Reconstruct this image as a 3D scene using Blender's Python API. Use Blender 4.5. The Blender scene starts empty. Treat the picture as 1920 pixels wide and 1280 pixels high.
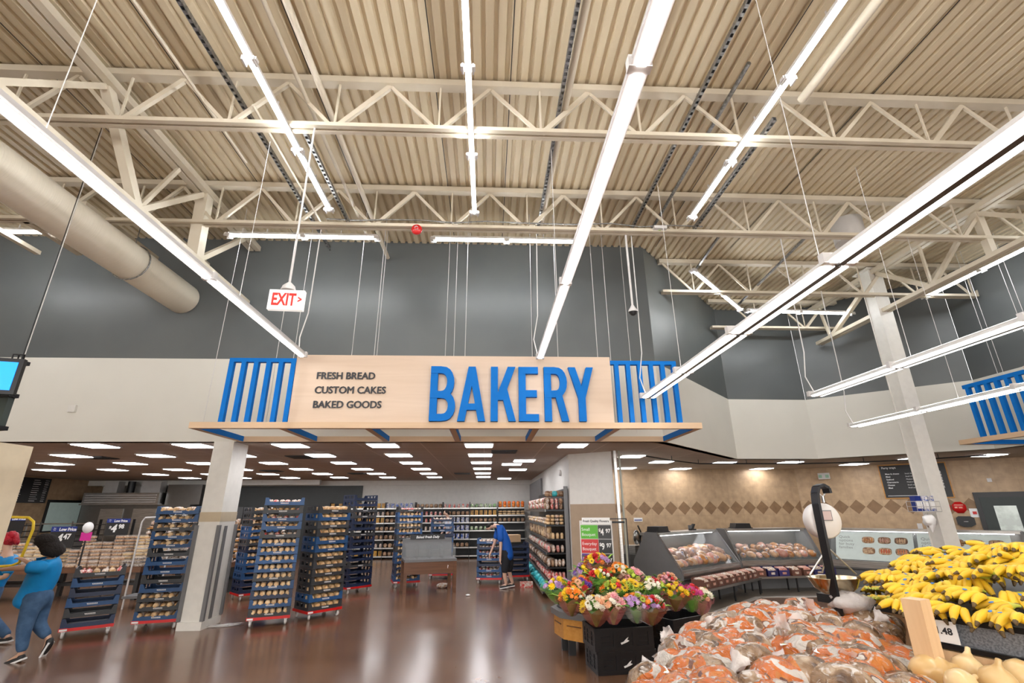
import bpy, math, random
from mathutils import Vector, Matrix, Euler
S = bpy.context.scene
COL = S.collection
R = random.Random(7)
PI = math.pi

# ---------------------------------------------------------------- camera
F_PX = 901.4
EYE = Vector((0, 0, 1.95))
CAMR = Matrix(((0.9988584, 0.0468576, -0.0092876), (-0.0472929, 0.9426424, -0.3304370), (-0.0067286, 0.3304990, 0.9437824)))  # columns: right, forward, up
cam = bpy.data.cameras.new('camera')
cam.sensor_width = 36; cam.lens = F_PX / 1920 * 36; cam.clip_start = .05; cam.clip_end = 200
cam_ob = bpy.data.objects.new('camera', cam)
rt, fw, up = CAMR.col[0], CAMR.col[1], CAMR.col[2]
m = Matrix((rt, up, -fw)).transposed().to_4x4(); m.translation = EYE
cam_ob.matrix_world = m
COL.objects.link(cam_ob); S.camera = cam_ob

def at(u, v, axis, val):
    """point of the photographed place on the plane x, y or z = val"""
    d = CAMR @ Vector(((u - 960) / F_PX, 1, (640 - v) / F_PX))
    return EYE + d * ((val - EYE[axis]) / d[axis])

# ---------------------------------------------------------------- world, exposure
w = bpy.data.worlds.new('world'); S.world = w; w.use_nodes = True
w.node_tree.nodes['Background'].inputs[0].default_value = (1, .97, .93, 1)
w.node_tree.nodes['Background'].inputs[1].default_value = .75
S.view_settings.view_transform = 'Standard'; S.view_settings.look = 'None'
S.view_settings.gamma = 1; S.view_settings.exposure = 2.6
S.view_settings.use_curve_mapping = False
S.cycles.use_denoising = True
S.cycles.max_bounces = 7; S.cycles.diffuse_bounces = 4; S.cycles.glossy_bounces = 4
S.cycles.transparent_max_bounces = 10; S.cycles.caustics_reflective = False; S.cycles.caustics_refractive = False
S.cycles.sample_clamp_indirect = 6
E_TUBE, E_LOW, E_TROF, E_UP = 8.5, 2.5, 2.6, 1.6      # glow of the high tubes, the low strips, the ceiling panels, the added deck uplights

# ---------------------------------------------------------------- materials
def nt(name):
    mt = bpy.data.materials.new(name); mt.use_nodes = True
    return mt, mt.node_tree.nodes, mt.node_tree.links, mt.node_tree.nodes['Principled BSDF']
def c4(c): return (c[0], c[1], c[2], 1)
def M(name, col, rough=.5, metal=0, col2=None, scale=8, bump=0, bscale=None, trans=0, alpha=1, emis=0, ecol=None, spec=.5, rnd=0, stretch=None, detail=3, coat=0):
    mt, N, L, B = nt(name)
    B.inputs['Roughness'].default_value = rough; B.inputs['Metallic'].default_value = metal
    B.inputs['Specular IOR Level'].default_value = spec
    B.inputs['Transmission Weight'].default_value = trans; B.inputs['Alpha'].default_value = alpha
    B.inputs['Coat Weight'].default_value = coat
    tc = N.new('ShaderNodeTexCoord'); src = tc.outputs['Object']
    if stretch:
        mp = N.new('ShaderNodeMapping'); mp.inputs['Scale'].default_value = stretch; L.new(src, mp.inputs[0]); src = mp.outputs[0]
    oi = N.new('ShaderNodeObjectInfo')
    nz = N.new('ShaderNodeTexNoise'); nz.noise_dimensions = '4D'; nz.inputs['Scale'].default_value = scale; nz.inputs['Detail'].default_value = detail
    L.new(src, nz.inputs['Vector'])
    mw = N.new('ShaderNodeMath'); mw.operation = 'MULTIPLY'; mw.inputs[1].default_value = 37; L.new(oi.outputs['Random'], mw.inputs[0]); L.new(mw.outputs[0], nz.inputs['W'])
    cr = N.new('ShaderNodeValToRGB'); L.new(nz.outputs[0], cr.inputs[0])
    c2 = col2 if col2 else tuple(x * .95 for x in col)
    cr.color_ramp.elements[0].position = .38; cr.color_ramp.elements[0].color = c4(c2)
    cr.color_ramp.elements[1].position = .6; cr.color_ramp.elements[1].color = c4(col)
    out = cr.outputs[0]
    if rnd:
        hs = N.new('ShaderNodeHueSaturation'); L.new(out, hs.inputs['Color'])
        mr = N.new('ShaderNodeMapRange'); mr.inputs['To Min'].default_value = 1 - rnd; mr.inputs['To Max'].default_value = 1 + rnd
        L.new(oi.outputs['Random'], mr.inputs[0]); L.new(mr.outputs[0], hs.inputs['Value']); out = hs.outputs[0]
    L.new(out, B.inputs['Base Color'])
    if emis:
        B.inputs['Emission Color'].default_value = c4(ecol or col); B.inputs['Emission Strength'].default_value = emis
    if bump:
        n2 = N.new('ShaderNodeTexNoise'); n2.inputs['Scale'].default_value = bscale or scale * 3; L.new(src, n2.inputs['Vector'])
        bp = N.new('ShaderNodeBump'); bp.inputs['Strength'].default_value = bump; bp.inputs['Distance'].default_value = .02
        L.new(n2.outputs[0], bp.inputs['Height']); L.new(bp.outputs[0], B.inputs['Normal'])
    return mt

m_cream = M('cream_steel', (.68, .61, .49), .5, col2=(.62, .55, .43), scale=2)
m_deck = M('cream_roof_deck', (.67, .57, .40), .5, col2=(.61, .51, .35), scale=1.2, stretch=(3, .3, 1))
m_white = M('white_paint', (.72, .70, .66), .6)
m_colw = M('white_column_paint', (.74, .72, .67), .45)
m_white2 = M('white_fixture', (.66, .64, .63), .35)
m_facw = M('off_white_wall_paint', (.70, .68, .62), .7, col2=(.67, .65, .59), scale=.7)
m_dark = M('charcoal_wall_paint', (.115, .125, .125), .38, col2=(.10, .11, .112), scale=.8, bump=.03, bscale=3)
m_grey = M('grey_panel', (.16, .16, .165), .4)
m_black = M('black_plastic', (.012, .012, .014), .4)
m_blackm = M('black_metal', (.02, .02, .022), .35, .6)
m_blue = M('blue_sign_paint', (.0, .17, .60), .6, col2=(.0, .16, .57), spec=.2)
m_blueb = M('bright_blue_panel', (.0, .22, .85), .4, emis=.35, ecol=(0, .2, .9))
m_ink = M('dark_lettering', (.02, .022, .03), .5)
m_wlet = M('white_lettering', (.85, .85, .85), .5)
m_steel = M('brushed_steel', (.55, .54, .52), .28, 1, col2=(.42, .41, .4), scale=3, stretch=(1, 1, 14))
m_steeld = M('dark_steel', (.22, .215, .21), .3, .9)
m_galv = M('galvanised_steel', (.38, .38, .37), .4, .9, col2=(.2, .2, .2), scale=25)
m_up = M('added_deck_glow', (1, 1, 1), .5, emis=E_UP, ecol=(1, .965, .93))
m_tube = M('glowing_tube', (1, 1, 1), .5, emis=E_TUBE, ecol=(.93, .97, 1))
m_low = M('glowing_diffuser', (1, 1, 1), .5, emis=E_LOW, ecol=(1, .965, .94))
m_trof = M('glowing_ceiling_panel', (1, 1, 1), .5, emis=E_TROF, ecol=(.97, .97, 1))
m_red = M('red_plastic', (.62, .012, .012), .35)
m_sig = M('sign_red', (.75, .03, .02), .5)
m_exit = M('exit_face', (.8, .78, .74), .4, emis=.15)
m_duct = M('cream_duct', (.86, .79, .65), .45, bump=.25, bscale=2.2, stretch=(.4, 22, .4))
m_tan = None

def wood(name, a, b, rough=.45, axis='X', sc=1.0):
    mt, N, L, B = nt(name)
    tc = N.new('ShaderNodeTexCoord'); mp = N.new('ShaderNodeMapping'); L.new(tc.outputs['Object'], mp.inputs[0])
    mp.inputs['Scale'].default_value = {'X': (.6 * sc, 9 * sc, 9 * sc), 'Y': (9 * sc, .6 * sc, 9 * sc), 'Z': (9 * sc, 9 * sc, .6 * sc)}[axis]
    nz = N.new('ShaderNodeTexNoise'); nz.inputs['Scale'].default_value = 2.2; nz.inputs['Detail'].default_value = 6; nz.inputs['Distortion'].default_value = .6
    L.new(mp.outputs[0], nz.inputs['Vector'])
    cr = N.new('ShaderNodeValToRGB'); cr.color_ramp.elements[0].position = .3; cr.color_ramp.elements[1].position = .7
    cr.color_ramp.elements[0].color = c4(b); cr.color_ramp.elements[1].color = c4(a)
    L.new(nz.outputs[0], cr.inputs[0]); L.new(cr.outputs[0], B.inputs['Base Color']); B.inputs['Roughness'].default_value = rough
    return mt
m_maple = wood('pale_maple_laminate', (.72, .565, .44), (.66, .505, .38), .5, sc=.5)
m_maple2 = wood('maple_edge_laminate', (.68, .49, .32), (.62, .43, .27), .5, sc=.5)
m_oak = wood('honey_oak', (.62, .30, .07), (.5, .22, .04))
m_walnut = wood('reddish_walnut', (.17, .075, .035), (.11, .045, .022), .4)
m_palew = wood('pale_wood', (.78, .55, .33), (.68, .45, .25), .5, axis='Z')

def mat_floor():
    mt, N, L, B = nt('polished_brown_concrete')
    tc = N.new('ShaderNodeTexCoord')
    n1 = N.new('ShaderNodeTexNoise'); n1.inputs['Scale'].default_value = .9; n1.inputs['Detail'].default_value = 3; n1.inputs['Roughness'].default_value = .6
    n2 = N.new('ShaderNodeTexNoise'); n2.inputs['Scale'].default_value = 6; n2.inputs['Detail'].default_value = 2
    L.new(tc.outputs['Object'], n1.inputs['Vector']); L.new(tc.outputs['Object'], n2.inputs['Vector'])
    cr = N.new('ShaderNodeValToRGB'); e = cr.color_ramp.elements
    e[0].position = .3; e[0].color = (.150, .078, .044, 1); e[1].position = .75; e[1].color = (.215, .118, .070, 1)
    x = e.new(.52); x.color = (.18, .09, .05, 1)
    L.new(n1.outputs[0], cr.inputs[0])
    mx = N.new('ShaderNodeMixRGB'); mx.blend_type = 'MULTIPLY'; mx.inputs[0].default_value = .22
    cr2 = N.new('ShaderNodeValToRGB'); cr2.color_ramp.elements[0].color = (.6, .6, .6, 1); cr2.color_ramp.elements[0].position = .35; cr2.color_ramp.elements[1].position = .6
    L.new(n2.outputs[0], cr2.inputs[0]); L.new(cr.outputs[0], mx.inputs[1]); L.new(cr2.outputs[0], mx.inputs[2])
    # sawn control joints
    br = N.new('ShaderNodeTexBrick'); br.offset = 0; br.inputs['Scale'].default_value = 1; br.inputs['Brick Width'].default_value = 4.6; br.inputs['Row Height'].default_value = 4.6
    br.inputs['Mortar Size'].default_value = .006; br.inputs['Mortar Smooth'].default_value = .1
    mp = N.new('ShaderNodeMapping'); mp.inputs['Location'].default_value = (4.2, 3.1, 0); L.new(tc.outputs['Object'], mp.inputs[0]); L.new(mp.outputs[0], br.inputs['Vector'])
    m3 = N.new('ShaderNodeMixRGB'); L.new(br.outputs['Fac'], m3.inputs[0]); L.new(mx.outputs[0], m3.inputs[1]); m3.inputs[2].default_value = (.02, .012, .01, 1)
    L.new(m3.outputs[0], B.inputs['Base Color'])
    mr = N.new('ShaderNodeMapRange'); mr.inputs['To Min'].default_value = .2; mr.inputs['To Max'].default_value = .27; L.new(n1.outputs[0], mr.inputs[0]); L.new(mr.outputs[0], B.inputs['Roughness'])
    B.inputs['Specular IOR Level'].default_value = .5; B.inputs['Coat Weight'].default_value = .22; B.inputs['Coat Roughness'].default_value = .14
    
    return mt
def mat_ceiltile():
    mt, N, L, B = nt('grey_acoustic_tile')
    tc = N.new('ShaderNodeTexCoord'); mp = N.new('ShaderNodeMapping'); L.new(tc.outputs['Object'], mp.inputs[0]); mp.inputs['Location'].default_value = (.1, .1, 0)
    br = N.new('ShaderNodeTexBrick'); br.offset = 0; br.inputs['Scale'].default_value = 1; br.inputs['Brick Width'].default_value = 1.3; br.inputs['Row Height'].default_value = .683
    br.inputs['Mortar Size'].default_value = .012; br.inputs['Color1'].default_value = (.50, .43, .37, 1); br.inputs['Color2'].default_value = (.47, .40, .345, 1); br.inputs['Mortar'].default_value = (.68, .60, .53, 1)
    L.new(mp.outputs[0], br.inputs['Vector']); L.new(br.outputs[0], B.inputs['Base Color']); B.inputs['Roughness'].default_value = .8
    return mt
def mat_tile(diamonds=True, pitch=.46, zc=1.97, off=0):
    mt, N, L, B = nt('tan_wall_tile')
    tc = N.new('ShaderNodeTexCoord'); sp = N.new('ShaderNodeSeparateXYZ'); L.new(tc.outputs['Object'], sp.inputs[0])
    cb = N.new('ShaderNodeCombineXYZ'); L.new(sp.outputs['X'], cb.inputs['X']); L.new(sp.outputs['Z'], cb.inputs['Y'])
    br = N.new('ShaderNodeTexBrick'); br.offset = 0; br.inputs['Scale'].default_value = 1; br.inputs['Brick Width'].default_value = .46; br.inputs['Row Height'].default_value = .46
    br.inputs['Mortar Size'].default_value = .004; br.inputs['Color1'].default_value = (.52, .36, .215, 1); br.inputs['Color2'].default_value = (.48, .33, .195, 1); br.inputs['Mortar'].default_value = (.42, .29, .17, 1)
    mp0 = N.new('ShaderNodeMapping'); mp0.inputs['Location'].default_value = (off, .23 - zc, 0); L.new(cb.outputs[0], mp0.inputs[0]); L.new(mp0.outputs[0], br.inputs['Vector'])
    nz = N.new('ShaderNodeTexNoise'); nz.inputs['Scale'].default_value = 5; nz.inputs['Detail'].default_value = 6; L.new(tc.outputs['Object'], nz.inputs['Vector'])
    mr = N.new('ShaderNodeMapRange'); mr.inputs['From Min'].default_value = .3; mr.inputs['From Max'].default_value = .7; mr.inputs['To Min'].default_value = .82; mr.inputs['To Max'].default_value = 1.12; L.new(nz.outputs[0], mr.inputs[0])
    out = br.outputs[0]
    if diamonds:
        def mth(op, a, b=None):
            n = N.new('ShaderNodeMath'); n.operation = op
            for i, x in ((0, a), (1, b)):
                if x is None: continue
                if isinstance(x, (int, float)): n.inputs[i].default_value = x
                else: L.new(x, n.inputs[i])
            return n.outputs[0]
        fx = mth('ABSOLUTE', mth('SUBTRACT', mth('FLOORED_MODULO', mth('ADD', sp.outputs['X'], off), pitch), pitch / 2))
        fz = mth('ABSOLUTE', mth('SUBTRACT', sp.outputs['Z'], zc))
        dm = mth('LESS_THAN', mth('ADD', fx, fz), pitch * .485)
        mx = N.new('ShaderNodeMixRGB'); L.new(dm, mx.inputs[0]); L.new(out, mx.inputs[1]); mx.inputs[2].default_value = (.25, .145, .07, 1); out = mx.outputs[0]
    m2 = N.new('ShaderNodeMixRGB'); m2.blend_type = 'MULTIPLY'; m2.inputs[0].default_value = 1; L.new(out, m2.inputs[1]); L.new(mr.outputs[0], m2.inputs[2])
    L.new(m2.outputs[0], B.inputs['Base Color']); B.inputs['Roughness'].default_value = .45
    return mt
m_floor = mat_floor(); m_tilec = mat_ceiltile(); m_tile = mat_tile(True, off=-.02); m_tile2 = mat_tile(False)
m_glass = M('clear_glass', (.9, .95, .95), .02, trans=0, alpha=.07, spec=.8)
m_film = M('clear_plastic', (.9, .9, .9), .12, alpha=.3, spec=.8, bump=.3, bscale=30)

# ---------------------------------------------------------------- mesh builder
class MB:
    def __init__(s): s.v = []; s.f = []; s.mi = []; s.sm = []
    def add(s, vs, fs, m=0, T=None, smooth=False):
        b = len(s.v)
        s.v += [tuple(T @ Vector(p)) for p in vs] if T else [tuple(p) for p in vs]
        s.f += [tuple(b + i for i in f) for f in fs]
        s.mi += [m] * len(fs) if not isinstance(m, list) else m
        s.sm += [smooth] * len(fs); return s
    def box(s, x0, x1, y0, y1, z0, z1, m=0, T=None):
        return s.add([(x0, y0, z0), (x1, y0, z0), (x1, y1, z0), (x0, y1, z0), (x0, y0, z1), (x1, y0, z1), (x1, y1, z1), (x0, y1, z1)],
                     [(0, 3, 2, 1), (4, 5, 6, 7), (0, 1, 5, 4), (1, 2, 6, 5), (2, 3, 7, 6), (3, 0, 4, 7)], m, T)
    def bar(s, p, q, w, h, m=0, upv=(0, 0, 1)):
        p = Vector(p); q = Vector(q); d = q - p; L = d.length; d.normalize(); u = Vector(upv)
        if abs(d.dot(u)) > .98: u = Vector((0, 1, 0))
        x = d.cross(u).normalized(); z = x.cross(d)
        T = Matrix((x, d, z)).transposed().to_4x4(); T.translation = p
        return s.box(-w / 2, w / 2, 0, L, -h / 2, h / 2, m, T)
    def tube(s, pts, r, n=8, m=0, smooth=True, caps=True):
        pts = [Vector(p) for p in pts]; k = len(pts); rs = r if isinstance(r, (list, tuple)) else [r] * k
        vs = []; up_ = None
        for i, p in enumerate(pts):
            t = (pts[min(i + 1, k - 1)] - pts[max(i - 1, 0)]).normalized()
            if up_ is None: up_ = Vector((0, 0, 1)) if abs(t.z) < .9 else Vector((1, 0, 0))
            a = t.cross(up_).normalized(); b = a.cross(t); up_ = b
            vs += [p + (a * math.cos(2 * PI * j / n) + b * math.sin(2 * PI * j / n)) * rs[i] for j in range(n)]
        fs = [(i * n + j, i * n + (j + 1) % n, (i + 1) * n + (j + 1) % n, (i + 1) * n + j) for i in range(k - 1) for j in range(n)]
        s.add(vs, fs, m, None, smooth)
        if caps: s.add(vs[:n], [tuple(range(n))], m); s.add(vs[-n:], [tuple(range(n - 1, -1, -1))], m)
        return s
    def lathe(s, prof, n=16, m=0, T=None, smooth=True, sx=1, sy=1):
        vs = [(r * math.cos(2 * PI * j / n) * sx, r * math.sin(2 * PI * j / n) * sy, z) for r, z in prof for j in range(n)]
        fs = [(i * n + j, i * n + (j + 1) % n, (i + 1) * n + (j + 1) % n, (i + 1) * n + j) for i in range(len(prof) - 1) for j in range(n)]
        return s.add(vs, fs, m, T, smooth)
    def prism(s, poly, h, m=0, T=None):
        """poly in local x,z; extruded along y by h"""
        n = len(poly)
        vs = [(x, 0, z) for x, z in poly] + [(x, h, z) for x, z in poly]
        return s.add(vs, [tuple(range(n)), tuple(range(2 * n - 1, n - 1, -1))] + [(i, i + n, (i + 1) % n + n, (i + 1) % n) for i in range(n)], m, T)
    def slab(s, poly, z0, z1, m=0):
        n = len(poly)
        vs = [(x, y, z0) for x, y in poly] + [(x, y, z1) for x, y in poly]
        return s.add(vs, [tuple(range(n - 1, -1, -1)), tuple(range(n, 2 * n))] + [(i, (i + 1) % n, (i + 1) % n + n, i + n) for i in range(n)], m)
    def ell(s, c, r, nu=10, nv=7, e=1.0, m=0, T=None, jit=0, mf=None):
        """(super)ellipsoid; mf(u,v) may pick the material of a face"""
        sp = lambda t: math.copysign(abs(t) ** e, t)
        vs = [(c[0], c[1], c[2] - r[2])]
        for i in range(1, nv):
            ph = -PI / 2 + PI * i / nv
            for j in range(nu):
                th = 2 * PI * j / nu; k = 1 + R.uniform(-jit, jit)
                vs.append((c[0] + r[0] * sp(math.cos(ph)) * sp(math.cos(th)) * k, c[1] + r[1] * sp(math.cos(ph)) * sp(math.sin(th)) * k, c[2] + r[2] * sp(math.sin(ph)) * k))
        vs.append((c[0], c[1], c[2] + r[2])); top = len(vs) - 1; fs = []; ms = []
        q = lambda i, j: 1 + (i - 1) * nu + j % nu
        for j in range(nu):
            fs.append((0, q(1, j + 1), q(1, j))); ms.append(mf(j / nu, 0) if mf else m)
            for i in range(1, nv - 1): fs.append((q(i, j), q(i, j + 1), q(i + 1, j + 1), q(i + 1, j))); ms.append(mf(j / nu, i / nv) if mf else m)
            fs.append((q(nv - 1, j), q(nv - 1, j + 1), top)); ms.append(mf(j / nu, 1) if mf else m)
        return s.add(vs, fs, ms, T, True)
    def mesh(s, name, mats):
        me = bpy.data.meshes.new(name); me.from_pydata(s.v, [], s.f)
        mats = mats if isinstance(mats, (list, tuple)) else [mats]
        for x in mats: me.materials.append(x)
        me.polygons.foreach_set('material_index', s.mi); me.polygons.foreach_set('use_smooth', s.sm); me.update()
        return me
    def build(s, name, mats, parent=None, loc=None, rz=0):
        o = bpy.data.objects.new(name, s.mesh(name, mats)); COL.objects.link(o)
        if parent: o.parent = parent
        if loc: o.location = loc
        if rz: o.rotation_euler.z = rz
        return o
def tag(o, label=None, cat=None, group=None, kind=None):
    for k, v in (('label', label), ('category', cat), ('group', group), ('kind', kind)):
        if v: o[k] = v
    return o
def thing(name, label, cat, loc=(0, 0, 0), rz=0, group=None):
    o = bpy.data.objects.new(name, None); COL.objects.link(o); o.location = loc; o.rotation_euler.z = rz; o.empty_display_size = .1
    return tag(o, label, cat, group)
def struct(o): o['kind'] = 'structure'; return o
def item(name, me, loc, rot, label, cat, group=None, sc=None):
    o = bpy.data.objects.new(name, me); COL.objects.link(o); o.location = loc
    o.rotation_euler = rot if isinstance(rot, (tuple, list, Euler)) else (0, 0, rot)
    if sc: o.scale = sc if isinstance(sc, (tuple, list)) else (sc, sc, sc)
    return tag(o, label, cat, group)
def kids(o): return [c for c in ALLCH.get(o.name, [])]
def copy_tree(o, loc=None, rot=None, label=None, group=None, parent=None):
    c = o.copy(); COL.objects.link(c)
    if parent: c.parent = parent
    if loc is not None: c.location = loc
    if rot is not None: c.rotation_euler = rot if isinstance(rot, (tuple, list, Euler)) else (0, 0, rot)
    if label: c['label'] = label
    if group: c['group'] = group
    for ch in list(o.children): copy_tree(ch, parent=c)
    return c
ORD = ['topmost', 'second', 'third', 'fourth', 'fifth', 'sixth', 'seventh', 'eighth', 'ninth', 'tenth', 'eleventh', 'twelfth', 'thirteenth', 'fourteenth', 'fifteenth', 'sixteenth', 'seventeenth', 'eighteenth', 'nineteenth', 'twentieth']
def nth(i): return ORD[i] if i else 'first'
def Tm(loc=(0, 0, 0), rz=0, rx=0, ry=0):
    return Matrix.Translation(loc) @ Matrix.Rotation(rz, 4, 'Z') @ Matrix.Rotation(ry, 4, 'Y') @ Matrix.Rotation(rx, 4, 'X')
_tc = {}
def glyphs(text, size=1, ext=.004, bold=0, xs=1, shear=0, align='LEFT', lines=1.0):
    k = (text, size, ext, bold, xs, shear, align)
    if k not in _tc:
        cu = bpy.data.curves.new('t', 'FONT'); cu.body = text; cu.size = size; cu.extrude = ext; cu.offset = bold; cu.shear = shear; cu.align_x = align; cu.resolution_u = 3; cu.space_line = lines
        ob = bpy.data.objects.new('t', cu); me = ob.to_mesh()
        _tc[k] = ([(v.co.x * xs, -v.co.z, v.co.y) for v in me.vertices], [tuple(p.vertices) for p in me.polygons])
        ob.to_mesh_clear(); bpy.data.objects.remove(ob); bpy.data.curves.remove(cu)
    return _tc[k]
def text(mb, s, x, y, z, size, m=0, T=None, **kw):
    """lettering that stands in the x-z plane and faces -y"""
    vs, fs = glyphs(s, size, **kw)
    mb.add([(a + x, b + y, c + z) for a, b, c in vs], fs, m, T)
# ================================================================ the room
ZL, ZW, ZD = 3.26, 4.96, 7.79          # soffit, top of the white band, roof deck
FAC = [(-20, 9.85), (3.6, 9.85), (6.98, 13.5), (9.35, 13.56), (12.17, 11.2), (12.17, -14)]
struct(MB().box(-22, 20, -14, 28, -.12, 0).build('floor', m_floor))
def wallseg(name, A, B, z0, z1, mats, th=.22, split=None, inset=0):
    """wall from A to B; the visible face is local y=0, facing local -y"""
    A = Vector(A); B = Vector(B); d = B - A; L = d.length; mb = MB()
    if split: mb.box(-inset, L + inset, 0, th, z0, split, 0); mb.box(-inset, L + inset, .004, th, split, z1, 1)
    else: mb.box(-inset, L + inset, 0, th, z0, z1, 0)
    o = mb.build(name, mats, loc=(A.x, A.y, 0), rz=math.atan2(d.y, d.x)); return struct(o)
nm = ['wall_facade_front', 'wall_facade_oblique', 'wall_facade_deli', 'wall_facade_far', 'wall_facade_side']
for i in range(5): wallseg(nm[i], FAC[i], FAC[i + 1], ZL, 7.95, [m_facw, m_dark], split=ZW, th=.2)
# dark seam in the charcoal wall
mb = MB(); p = at(997, 560, 1, 9.84); mb.box(p.x - .006, p.x + .006, 9.835, 9.852, ZW, 7.85); struct(mb.build('trim_1', m_black))
wallseg('wall_store_left', (-20, -14), (-20, 9.85), 0, 7.95, [m_facw])
# bakery and deli rooms
wallseg('wall_bakery_rear', (-17.3, 23.3), (2.1, 23.3), 0, ZL, [m_white])
wallseg('wall_bakery_left', (-17.2, 9.9), (-17.2, 23.5), 0, ZL, [m_tile2])
struct(MB().slab([(2.0, 12.26), (2.93, 11.6), (4.3, 17.2), (4.3, 23.3), (2.0, 23.3)], 0, ZL).build('wall_divider', m_white))
struct(MB().slab([(1.995, 12.255), (2.935, 11.59), (3.0, 11.85), (2.05, 12.5)], 0, 2.07).build('trim_2', M('tan_dado_paint', (.40, .30, .21), .6)))
wallseg('wall_deli_rear', (4.2, 17.2), (10.9, 17.2), 0, ZL, [m_tile])
wallseg('wall_deli_far', (10.9, 17.2), (17.0, 11.3), 0, ZL, [m_tile])
wallseg('wall_deli_side', (17.0, 11.3), (17.0, -14), 0, ZL, [m_tile])
poly = [(-20, 9.9)] + [(3.6, 9.9), (6.98, 13.55), (9.35, 13.6), (12.22, 11.2), (12.22, -14), (20, -14), (20, 26), (-20, 26)]
struct(MB().slab(poly[::-1] if False else poly, ZL, ZL + .12).build('ceiling_bakery', m_tilec))
struct(MB().box(-17.2, -7.4, 22.4, 22.6, 3.05, ZL).box(-17.2, 2.1, 23.22, 23.3, 3.05, ZL).build('trim_3', m_white))
struct(MB().box(-12, -5.72, 23.2, 23.28, 0, 3.04).build('wall_dark_panel', M('dark_slate_panel', (.045, .05, .05), .5)))
# roof deck, corrugated along y
mb = MB(); vs = []; xs = -20.0; prof = []
while xs < 12.4:
    prof += [(xs, 0), (xs + .095, 0), (xs + .110, .045), (xs + .150, .045)]; xs += .166
n = len(prof); vs = [(x, -14, ZD + z) for x, z in prof] + [(x, 14.2, ZD + z) for x, z in prof]
mb.add(vs, [(i, i + 1, i + 1 + n, i + n) for i in range(n - 1)]); mb.box(-20, 12.4, -14, 14.2, ZD + .06, ZD + .12)
struct(mb.build('ceiling_roof_deck', m_deck))
mb = MB()
for X in (-6.2, -4.38, -2.56, -.82, .27, 2.1, 3.9, 5.7): mb.box(X - .006, X + .006, -4, 9.8, ZD - .004, ZD)
struct(mb.build('trim_4', m_black))

# joists across the store, two girders along it
def joist(name, Y, x0, x1, label):
    t = thing(name, label, 'roof joist', (0, Y, 0), 0, 'steel joists under the roof')
    MB().box(x0, x1, -.07, .07, ZD - .13, ZD - .03).build('top_chord', m_cream, t)
    MB().box(x0, x1, -.085, -.02, 6.86, 6.92).box(x0, x1, .02, .085, 6.86, 6.92).box(x0, x1, -.02, .02, 6.9, 6.93).build('bottom_chord', m_cream, t)
    x = math.ceil(x0 / 1.42) * 1.42 - .02; k = 0
    while x + .71 < x1:
        w_ = .035 if k % 2 else .05
        wb = MB().bar((x, 0, 7.66), (x + .69, 0, 6.9), .03, .05).bar((x + 1.42, 0, 7.66), (x + .73, 0, 6.9), .05, .05 + .02 * (k % 2))
        wb.bar((x + .71, 0, 6.9), (x + .71, 0, 7.66), .025, .025)
        wb.build('web_brace', m_cream, t); x += 1.42; k += 1
joist('roof_joist', 5.35, -14, 12.1, 'cream steel roof joist crossing above the exit sign pole')
joist('roof_joist', 7.77, -14, 12.1, 'cream steel roof joist carrying the fire bell')
joist('roof_joist', 3.0, -8, 12.1, 'cream steel roof joist nearest the camera over the aisle')
joist('roof_joist', 10.38, 4.15, 12.1, 'cream steel roof joist meeting the white column head')
joist('roof_joist', 12.7, 6.4, 10.3, 'short cream steel roof joist above the deli wall')
def girder(X, z0, z1, ys, label, y1):
    t = thing('roof_girder', label, 'roof girder', (X, 0, 0), 0, 'steel girders along the roof')
    MB().box(-.13, -.02, -6, y1, z1 - .02, z1 + .09).box(.02, .13, -6, y1, z1 - .02, z1 + .09).build('top_chord', m_cream, t)
    MB().box(-.11, -.02, -6, y1, z0 - .05, z0 + .04).box(.02, .11, -6, y1, z0 - .05, z0 + .04).build('bottom_chord', m_cream, t)
    for a, b, ww in ys: MB().bar((0, a[0], a[1]), (0, b[0], b[1]), ww, ww).build('web_brace', m_cream, t)
L0, L1 = 6.22, 7.5
girder(-5.3, L0, L1, [((5.35, L1), (6.4, L0), .13), ((5.35, L1), (4.1, L0), .08), ((2.9, L1), (4.1, L0), .13), ((6.4, L0), (7.0, 7.45), .06), ((6.4, L0), (7.75, L1), .09), ((7.8, L1), (7.9, L0), .2), ((7.95, L0), (9.3, L1), .09)], 'cream steel girder running beside the round duct', 9.8)
L0, L1 = 6.5, 7.5
girder(9.68, L0, L1, [((10.38, L1), (12.4, L0), .1), ((12.4, L0), (12.6, L1), .06), ((10.38, L1), (9.1, L0), .1), ((7.8, L1), (9.1, L0), .08), ((7.77, L1), (7.75, L0), .13), ((9.1, L0), (9.1, L1), .05), ((7.8, L1), (6.5, L0), .09), ((5.35, L1), (6.5, L0), .09)], 'cream steel girder resting on the tall white column', 12.9)
# round duct
t = thing('air_duct', 'large round cream spiral air duct ending at the charcoal wall', 'duct', (-6.62, 0, 6.3))
MB().tube([(0, -3, 0), (0, 9.84, 0)], .33, 32).build('duct_pipe', m_duct, t)
mb = MB()
for y in (1.5, 5.0, 8.2): mb.tube([(.35 * math.cos(a * PI / 12), y, .35 * math.sin(a * PI / 12)) for a in range(25)], .012, 5); mb.tube([(0, y, .34), (0, y, 1.45)], .008, 5)
mb.build('hanger_strap', m_galv, t)
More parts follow.
